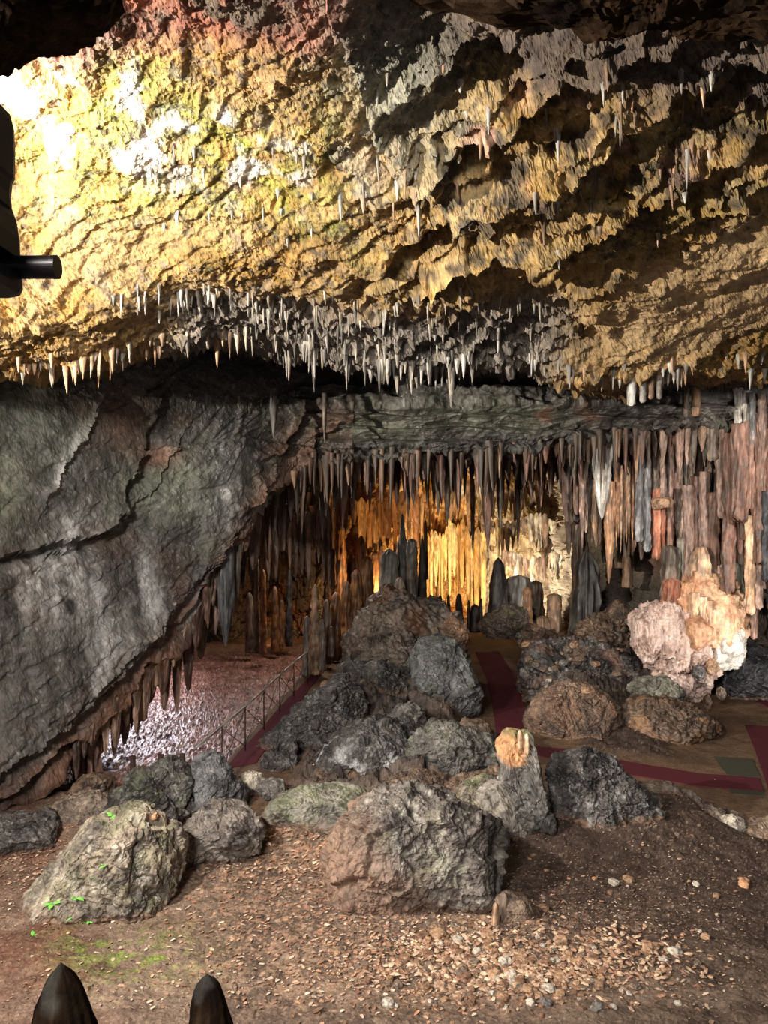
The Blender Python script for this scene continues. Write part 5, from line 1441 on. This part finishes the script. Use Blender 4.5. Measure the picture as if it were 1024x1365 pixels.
for k in range(236):
    t = rng.random()
    if t < 0.55:
        x, y = rng.gauss(580 + 70 * rng.random(), 60), rng.gauss(1288, 30)
    elif t < 0.8:
        x, y = rng.gauss(690, 60), rng.gauss(1325, 16)
    else:
        x, y = rng.gauss(830, 60), rng.gauss(1285, 28)
    put_stone(x, y, rng.choice([6, 7, 8, 9, 11, 14]) * rng.uniform(0.8, 1.25), rng.choice(['tan', 'clay', 'clay', 'tan', 'pale', 'greybrown', 'rust', 'tan']), 'broken stone in the reddish rubble spread below the largest boulder', 'reddish rubble below the largest boulder', on=SF)
for k in range(20):
    x, y = rng.gauss(760, 130), rng.gauss(1160, 28)
    put_stone(x, y, rng.uniform(4, 8), rng.choice(['tan', 'clay', 'earth', 'greybrown', 'orange']), 'small stone strewn on the dark earth below the knobbly dark rocks', 'small stones on the dark earth', on=SF)
for k in range(18):
    x, y = rng.gauss(430, 70), rng.gauss(1140, 26)
    put_stone(x, y, rng.uniform(4, 9), rng.choice(['rust', 'orange', 'clay', 'tan', 'pale']), 'small orange brown stone on the litter covered earth behind the ferny boulder', 'small stones on the litter covered earth', on=SF)
for k in range(64):
    x, y = rng.uniform(640, 850), rng.uniform(838, 935)
    put_stone(x, y, rng.uniform(5, 13), rng.choice(['tan', 'greybrown', 'pale', 'earth', 'grey', 'earth']), 'loose rubble stone on the dark slope beside the middle carpet', 'rubble on the dark slope', name='rubble_stone', cat='stone', on=('boulder',))
for k in range(10):
    x, y = rng.uniform(440, 660), rng.uniform(1036, 1066)
    put_stone(x, y, rng.uniform(4, 9), rng.choice(['clay', 'earth', 'tan']), 'small stone on the earth between the mound and the largest boulder', 'small stones before the mound', on=SF)
for k in range(8):
    x, y = rng.uniform(880, 1020), rng.uniform(1095, 1150)
    put_stone(x, y, rng.uniform(4, 8), rng.choice(['clay', 'earth', 'tan']), 'small stone at the outer end of the rubble bank', 'small stones by the rubble bank', on=SF)

# grit and dead leaves: nobody could count them
def litter_mass(name, n, fx, size, cols, label, cat, mat, leaf=False, seed=1):
    r = np.random.default_rng(seed)
    VV, QQ, CC, c0 = [], [], [], 0
    base = np.array([[-.5, 0, 0], [-.15, .28, .06], [.35, .2, .1], [.5, 0, .02], [.3, -.24, .08], [-.2, -.25, .04], [0, 0, .22 if not leaf else .03]])
    tri = np.array([[6, 0, 5], [6, 5, 4], [6, 4, 3], [6, 3, 2], [6, 2, 1], [6, 1, 0]])
    low = base * np.array([1, 1, 0]) + np.array([0, 0, -0.12])
    for k in range(n):
        px_, py_ = fx(r)
        d = fd(py_)
        x, y = (px_ - CX) / FPX * d, d
        s_ = size * r.uniform(0.5, 1.5)
        a = r.uniform(0, 6.28)
        R = np.array([[math.cos(a), -math.sin(a), 0], [math.sin(a), math.cos(a), 0], [0, 0, 1]])
        v = (base * s_ * r.uniform(0.75, 1.25, (7, 3))) @ R.T
        v[:, 2] += r.normal(0, 0.25) * v[:, 0]
        VV.append(v + np.array([x, y, 0]))
        QQ.append(tri + c0)
        CC.append(np.tile(lin(cols[r.integers(len(cols))]) * r.uniform(0.7, 1.2), (7, 1)))
        c0 += 7
    V = np.concatenate(VV)
    cen = V.reshape(n, 7, 3)[:, 6, :2]
    z = np.repeat(ground(cen[:, 0], cen[:, 1]), 7)
    V[:, 2] += z + 0.012
    o = link(name, raw_mesh(name, V, np.concatenate(QQ), np.concatenate(CC)), mat)
    return tag(o, label, cat, kind='stuff')


litter_mass('dead_leaves', 3600, lambda r: [(r.normal(410, 95), r.normal(1150, 34)), (r.normal(470, 120), r.normal(1225, 50)), (r.normal(560, 140), r.normal(1325, 40)), (r.uniform(60, 1000), r.uniform(1060, 1390)), (r.uniform(-20, 130), r.normal(1150, 30))][r.integers(5)], 0.05,
            [(180, 140, 112), (160, 118, 92), (196, 160, 132), (138, 102, 82), (206, 182, 158), (128, 102, 84)], 'scattered dead leaves and chips over the brown earth in front', 'leaf litter', M_STONE, True, 3)
litter_mass('grit', 5000, lambda r: [(r.normal(620, 90), r.normal(1290, 32)), (r.uniform(0, 1030), r.uniform(1090, 1390)), (r.normal(800, 120), r.normal(1200, 70))][r.integers(3)], 0.028,
            [(134, 112, 94), (112, 94, 80), (160, 136, 114), (92, 74, 62), (186, 168, 148)], 'fine grit and chips of stone over the brown earth in front', 'grit', M_STONE, False, 4)
litter_mass('rubble_chips', 1700, lambda r: [(r.normal(590, 60), r.normal(1290, 26)), (r.normal(690, 60), r.normal(1320, 20)), (r.normal(820, 60), r.normal(1300, 26)), (r.normal(420, 80), r.normal(1135, 26))][r.integers(4)], 0.075,
            [(190, 158, 130), (166, 128, 102), (206, 176, 146), (150, 112, 88), (176, 146, 122)], 'small angular chips filling the reddish rubble in front', 'rubble', M_STONE, False, 9)
# ------------------------------------------------------------------ what people brought in
def strip(name, left, right, label, cat, mat, z=0.018, thick=0.02, n=60, m=14):
    """a runner lying on the ground between two edges (photograph points on the ground)"""
    L = np.array([G(*q)[:2] for q in left])
    R = np.array([G(*q)[:2] for q in right])
    tl = np.linspace(0, 1, len(L))
    tr = np.linspace(0, 1, len(R))
    t = np.linspace(0, 1, n)
    l = np.stack([np.interp(t, tl, L[:, k]) for k in (0, 1)], 1)
    r = np.stack([np.interp(t, tr, R[:, k]) for k in (0, 1)], 1)
    s = np.linspace(0, 1, m)[None, :, None]
    xy = l[:, None] * (1 - s) + r[:, None] * s
    zz = ground(xy[..., 0], xy[..., 1]) + z
    pts = np.concatenate([xy, zz[..., None]], -1)
    c = pts.reshape(-1, 3).mean(0)
    top_ = pts.reshape(-1, 3)
    botm = top_ - np.array([0, 0, thick])
    V = np.concatenate([top_, botm]) - c
    q = grid_faces(n, m)
    N = n * m
    i = np.arange(N).reshape(n, m)
    ring = np.concatenate([i[0, :-1], i[:-1, -1], i[-1, :0:-1], i[:0:-1, 0]])
    nx = np.roll(ring, -1)
    side = np.stack([ring, nx, nx + N, ring + N], 1)
    me = raw_mesh(name, V, np.concatenate([q, q[:, ::-1] + N, side[:, ::-1]]), None, False)
    # make the faces look outwards
    import bmesh
    bm = bmesh.new()
    bm.from_mesh(me)
    bmesh.ops.recalc_face_normals(bm, faces=bm.faces)
    bm.to_mesh(me)
    bm.free()
    o = link(name, me, mat, None, c)
    return tag(o, label, cat)


strip('carpet_runner', [(633, 870), (648, 905), (656, 940), (661, 975), (662, 1002)], [(665, 869), (686, 902), (699, 935), (707, 970), (709, 1002)], 'dark red carpet runner on the middle path going straight away', 'carpet', M_CARPET)
strip('carpet_runner', [(712, 996), (760, 1000), (840, 1017), (930, 1032), (1012, 1038)], [(718, 1009), (770, 1018), (840, 1034), (930, 1049), (1018, 1056)], 'dark red carpet runner lying diagonally to the open brown floor', 'carpet', M_CARPET, z=0.02)
strip('carpet_runner', [(993, 968), (1006, 1000), (1020, 1040), (1034, 1090)], [(1070, 972), (1090, 1000), (1110, 1040), (1130, 1090)], 'dark red carpet at the photo edge on the open brown floor', 'carpet', M_CARPET, z=0.03)
strip('carpet_runner', [(418, 898), (380, 936), (345, 976), (322, 1000), (300, 1026)], [(454, 872), (420, 910), (386, 955), (364, 985), (342, 1018)], 'dark red carpet runner on the railed path beside the gravel bed', 'carpet', M_CARPET)
strip('carpet_runner', [(985, 924), (1000, 932), (1030, 946)], [(1000, 918), (1030, 926), (1060, 938)], 'dark carpet piece far back on the open floor by the bluish rock', 'carpet', M_CARPET, z=0.02)
strip('floor_mat', [(951, 1009), (960, 1022), (970, 1034)], [(1004, 1012), (1008, 1024), (1014, 1037)], 'grey green mat lying between the diagonal runner and the edge carpet', 'mat', M_MAT, z=0.012)
strip('floor_mat', [(970, 1050), (974, 1058)], [(1016, 1053), (1020, 1062)], 'narrow dark mat strip in front of the diagonal runner', 'mat', M_MAT, z=0.012)


def bar(a, b, r, seg=10):
    a, b = Vector(a), Vector(b)
    d = b - a
    L = d.length
    z = d.normalized()
    x = z.orthogonal().normalized()
    y = z.cross(x)
    V, Q = [], []
    for k, c in enumerate((a, b)):
        for i in range(seg):
            t = 2 * math.pi * i / seg
            V.append(c + x * (r * math.cos(t)) + y * (r * math.sin(t)))
    for i in range(seg):
        j = (i + 1) % seg
        Q.append((i, j, seg + j, seg + i))
    V += [a, b]
    T = [(q[0], q[1], q[2]) for q in Q] + [(q[0], q[2], q[3]) for q in Q]
    for i in range(seg):
        j = (i + 1) % seg
        T += [(j, i, 2 * seg), (seg + i, seg + j, 2 * seg + 1)]
    return np.array([v[:] for v in V]), np.array(T)


def join(parts):
    V, Q, n = [], [], 0
    for v, q in parts:
        V.append(v)
        Q.append(q + n)
        n += len(v)
    return np.concatenate(V), np.concatenate(Q)


def part(name, geo, mat, parent=None, label=None, smooth=True):
    V, Q = geo
    off = np.array(parent.location) if parent is not None else 0
    me = raw_mesh(name, V - off, Q, None, smooth)
    o = link(name, me, mat, parent)
    if label:
        o['label'] = label
    return o


# handrail along the left path
foot = [np.array([x, y, 0.02]) for x, y in g2((410, 912), (392, 930), (373, 950), (352, 974), (327, 1002), (296, 1034))]
rail_h = 0.92
hr = empty('handrail', tuple(foot[3]), 'long grey steel handrail with dark wire bracing beside the gravel bed', 'handrail')
tops = [f + np.array([0, 0, rail_h]) for f in foot]
end = tops[-1] + (tops[-1] - tops[-2]) * 0.9
part('rail', join([bar(a, b, 0.024, 10) for a, b in zip(tops, tops[1:] + [end])]), M_STEEL, hr)
for f, t in zip(foot, tops):
    part('post', bar(f - np.array([0, 0, 0.15]), t, 0.013, 8), M_WIRE, hr, 'dark steel post')
for a, b in zip(foot, foot[1:]):
    up = np.array([0, 0, rail_h])
    for u0, u1 in ((0.10, 0.95), (0.95, 0.10)):
        part('brace', bar(a + up * u0, b + up * u1, 0.007, 6), M_WIRE, hr)
for k, (x, yt, yb) in enumerate([(177, 1008, 1040), (214, 1006, 1040), (243, 1005, 1042)]):
    d = 14.6
    a, b = P(x, yb, d), P(x, yt, d)
    o = part('short_post', bar(a - np.array([0, 0, 0.4]), b, 0.055, 10), M_WOOD)
    tag(o, ['short brown post nearest the slanting slab at the gravel edge', 'short brown post in the middle of three at the gravel edge', 'short brown post nearest the grey wedge rock at the gravel edge'][k], 'post')

# the flood lamp at the left edge, seen from behind
fl = empty('flood_lamp', (-1.02, 2.0, 5.55), 'black flood lamp on a thick dark bar at the photo edge', 'lamp')


def loft_profile(pts, y0, y1, x_in, bev=0.03):
    """a slab-like body: right-hand outline (px, py) at distance y0..y1, running left to x_in"""
    out = [(px_, py_) for px_, py_ in pts]
    V, Q = [], []
    layers = [(y0, 0.75), (y0 + bev, 1.0), (y1 - bev, 1.0), (y1, 0.75)]
    n = len(out) * 2
    for y, k in layers:
        ring = [P(a, b, y1 - bev) for a, b in out] + [np.array([x_in, 2.0, P(a, b, y1 - bev)[2]]) for a, b in reversed(out)]
        c = np.mean(ring, 0)
        for r in ring:
            v = c + (r - c) * (0.93 + 0.07 * (k - 0.75) * 4)
            V.append((v[0], y, v[2]))
    m = len(layers)
    for j in range(m - 1):
        for i in range(n):
            a, b = j * n + i, j * n + (i + 1) % n
            Q += [(a, b, b + n), (a, b + n, a + n)]
    for j, fl_ in ((0, True), (m - 1, False)):
        cidx = len(V)
        V.append(tuple(np.mean(V[j * n:(j + 1) * n], 0)))
        for i in range(n):
            a, b = j * n + i, j * n + (i + 1) % n
            Q.append((b, a, cidx) if fl_ else (a, b, cidx))
    return np.array(V), np.array(Q)


part('upper_housing', loft_profile([(-6, 146), (6, 147), (13, 152), (17, 165), (18.5, 200), (18, 236), (14, 243)], 1.70, 1.985, -1.22), M_BLACK, fl, smooth=False)
hinge = part('hinge', loft_profile([(6, 238), (14, 240), (12, 258), (14, 276), (6, 280)], 1.76, 1.95, -1.20), M_BLACK, fl, smooth=False)
part('lower_housing', loft_profile([(6, 272), (15, 276), (21, 292), (25, 318), (26, 345), (12, 348)], 1.72, 1.975, -1.22), M_BLACK, fl, smooth=False)
part('clamp', loft_profile([(8, 366), (28, 368), (29, 382), (24, 391), (8, 394)], 1.74, 1.96, -1.20), M_BLACK, fl, smooth=False)
for bx, by in ((9, 250), (9, 268)):
    V0, Q0 = bar(P(bx, by, 1.95) + np.array([0, -0.215, 0]), P(bx, by, 1.95) + np.array([0, -0.17, 0]), 0.007, 8)
    me = raw_mesh('bolt', V0 - np.array(fl.location), Q0, None, False)
    link('bolt', me, M_STEEL, hinge)
b_a, b_b = P(-140, 357, 1.93), P(71, 356, 1.93)
V1, Q1 = bar(b_a, b_b, 0.0285, 32)
part('bar', (V1, Q1), M_BROWNBAR, fl, 'dark brown steel bar', smooth=False)
V2, Q2 = bar(P(70.5, 356, 1.93), P(77, 356, 1.93), 0.0292, 32)
part('bar_cap', (V2, Q2), M_BROWNBAR, fl, smooth=False)

# little ferns on the boulder
def frond_mesh(seed):
    r = random.Random(seed)
    V, Q = [], []
    for lf in range(r.randint(4, 6)):
        a = r.uniform(0, 6.28)
        up = r.uniform(0.5, 1.0)
        ln, wd_ = r.uniform(0.6, 1.0), r.uniform(0.22, 0.36)
        dv = Vector((math.cos(a), math.sin(a), up)).normalized()
        sv = dv.cross(Vector((0, 0, 1))).normalized()
        nv = sv.cross(dv)
        n0 = len(V)
        prof = [(0, .06), (.15, .25), (.3, .75), (.45, 1), (.62, .9), (.8, .6), (.93, .25), (1, .03)]
        for t, w_ in prof:
            c = dv * (t * ln) - Vector((0, 0, 0.35 * t * t * ln))
            for s_ in (-1, -.5, 0, .5, 1):
                V.append((c + sv * (s_ * w_ * wd_ * 0.5) + nv * (0.05 * (1 - abs(s_)) * w_))[:])
        for i in range(len(prof) - 1):
            for j in range(4):
                p0 = n0 + i * 5 + j
                Q += [(p0, p0 + 1, p0 + 6), (p0, p0 + 6, p0 + 5)]
    return raw_mesh('fern', np.array(V), np.array(Q), None, True)


fm = [frond_mesh(k) for k in range(4)]
for m in fm:
    m.materials.append(M_LEAF)
FERN = [(70, 1205, 13, 'fern sprout on the near left side of the big pale boulder'), (100, 1198, 15, 'largest fern sprout low on the big pale boulder'), (104, 1232, 13, 'lowest fern sprout on the big pale boulder'), (141, 1183, 13, 'fern sprout in the middle face of the big pale boulder'),
        (142, 1155, 11, 'fern sprout higher on the face of the big pale boulder'), (151, 1086, 12, 'fern sprout on the very top of the big pale boulder'), (43, 1248, 12, 'fern sprout at the foot of the big pale boulder'), (270, 1121, 12, 'fern sprout on the pinkish peaked boulder'), (128, 1172, 8, 'tiny fern sprout beside the mid face sprout of the boulder'), (97, 1223, 9, 'tiny fern sprout just above the lowest one on the boulder'), (118, 1228, 8, 'tiny fern sprout right of the lowest one on the boulder')]
for k, (px, py, s, lab) in enumerate(FERN):
    loc, nor, ob = hit(px, py)
    if loc is None:
        continue
    o = bpy.data.objects.new('fern', fm[k % 4])
    COL.objects.link(o)
    o.location = loc - nor * 0.01
    sc = s / FPX * loc.y * 1.4
    o.scale = (sc, sc, sc)
    o.rotation_euler = (0.5, 0, k * 1.3)
    tag(o, lab, 'fern')
# ------------------------------------------------------------------ eye and lamps
cam = bpy.data.cameras.new('camera')
cam.sensor_fit = 'VERTICAL'
cam.sensor_height = 36.0
cam.lens = 36.0 * FPX / 1365.0
cam.clip_start = 0.05
cam.clip_end = 300
co = bpy.data.objects.new('camera', cam)
COL.objects.link(co)
co.location = (0, 0, H)
co.rotation_euler = (math.pi / 2, 0, 0)
scene.camera = co


def lamp(name, kind, loc, col, watt, size=0.2, aim=None, cone=None, blend=0.5, size_y=None):
    l = bpy.data.lights.new(name, kind)
    l.color = col
    l.energy = watt
    if kind == 'AREA':
        l.size = size
        if size_y:
            l.shape = 'RECTANGLE'
            l.size_y = size_y
    else:
        l.shadow_soft_size = size
    if kind == 'SPOT':
        l.spot_size = math.radians(cone)
        l.spot_blend = blend
    o = bpy.data.objects.new(name, l)
    COL.objects.link(o)
    o.location = loc
    if aim is not None:
        o.rotation_euler = (Vector(aim) - Vector(loc)).to_track_quat('-Z', 'Y').to_euler()
    return o


lamp('ceiling_flood_light', 'SPOT', (-11.0, 4.6, 6.6), (1.0, 0.93, 0.82), 11500, 0.08, aim=(4.5, 13.2, 7.7), cone=72, blend=0.7)
lamp('near_flood_light', 'SPOT', (-5.6, 6.0, 7.9), (1.0, 0.97, 0.92), 3400, 0.15, aim=(-4.6, 8.9, 9.9), cone=70, blend=1.0)
lamp('hall_flood_light', 'SPOT', (-6.0, 4.6, 7.6), (1.0, 0.92, 0.84), 4500, 0.25, aim=(-0.6, 10.4, 0.0), cone=72, blend=0.9)
lamp('entrance_daylight', 'SPOT', (-4.5, -6.0, 10.5), (1.0, 0.98, 0.95), 8600, 1.6, aim=(0.5, 17, 1.0), cone=56, blend=0.7)
lamp('chamber_amber_lamp', 'SPOT', (3.0, 32.4, 0.9), (1.0, 0.7, 0.32), 900, 0.1, aim=(2.6, 37, 3.6), cone=130, blend=0.6)
lamp('chamber_amber_lamp_low', 'SPOT', (0.2, 27.5, 1.6), (1.0, 0.62, 0.28), 700, 0.1, aim=(-1.2, 32, 4.5), cone=100, blend=0.7)
lamp('chamber_white_lamp', 'SPOT', (5.2, 30.4, 0.9), (1.0, 0.89, 0.74), 1150, 0.1, aim=(6.2, 35.0, 4.6), cone=125, blend=0.6)
lamp('column_lamp', 'SPOT', (9.5, 17.0, 0.5), (1.0, 0.95, 0.9), 330, 0.15, aim=(8.0, 20.3, 2.4), cone=70, blend=0.7)
lamp('recess_amber_lamp', 'SPOT', (-4.0, 27.8, 0.5), (1.0, 0.6, 0.3), 120, 0.1, aim=(-4.4, 31, 1.6), cone=110)
lamp('gravel_lamp', 'AREA', (-9.0, 23.0, 3.8), (0.9, 0.88, 1.0), 950, 2.2, aim=(-4.0, 19.0, 0))
lamp('added_gravel_fill', 'AREA', (-2.6, 26.0, 5.2), (1.0, 0.9, 0.82), 160, 1.5, aim=(-4.6, 21.5, 0))  # added fill to lift the darker side of the gravel, no lamp there
lamp('added_right_wall_fill', 'SPOT', (9.6, 10.0, 7.2), (1.0, 0.92, 0.84), 2600, 0.3, aim=(8.6, 21.0, 4.2), cone=48, blend=0.8)  # added unseen light that brightens the curtains, no known lamp

w = bpy.data.worlds.new('cave_air')
scene.world = w
w.use_nodes = True
bg = w.node_tree.nodes['Background']
bg.inputs['Color'].default_value = (0.9, 0.94, 1.0, 1)
bg.inputs['Strength'].default_value = 0.09

scene.view_settings.view_transform = 'Standard'
scene.view_settings.look = 'None'
scene.view_settings.gamma = 1.0
scene.view_settings.use_curve_mapping = False
scene.view_settings.exposure = 0.35
scene.cycles.max_bounces = 5
scene.cycles.diffuse_bounces = 3
scene.cycles.sample_clamp_indirect = 6.0
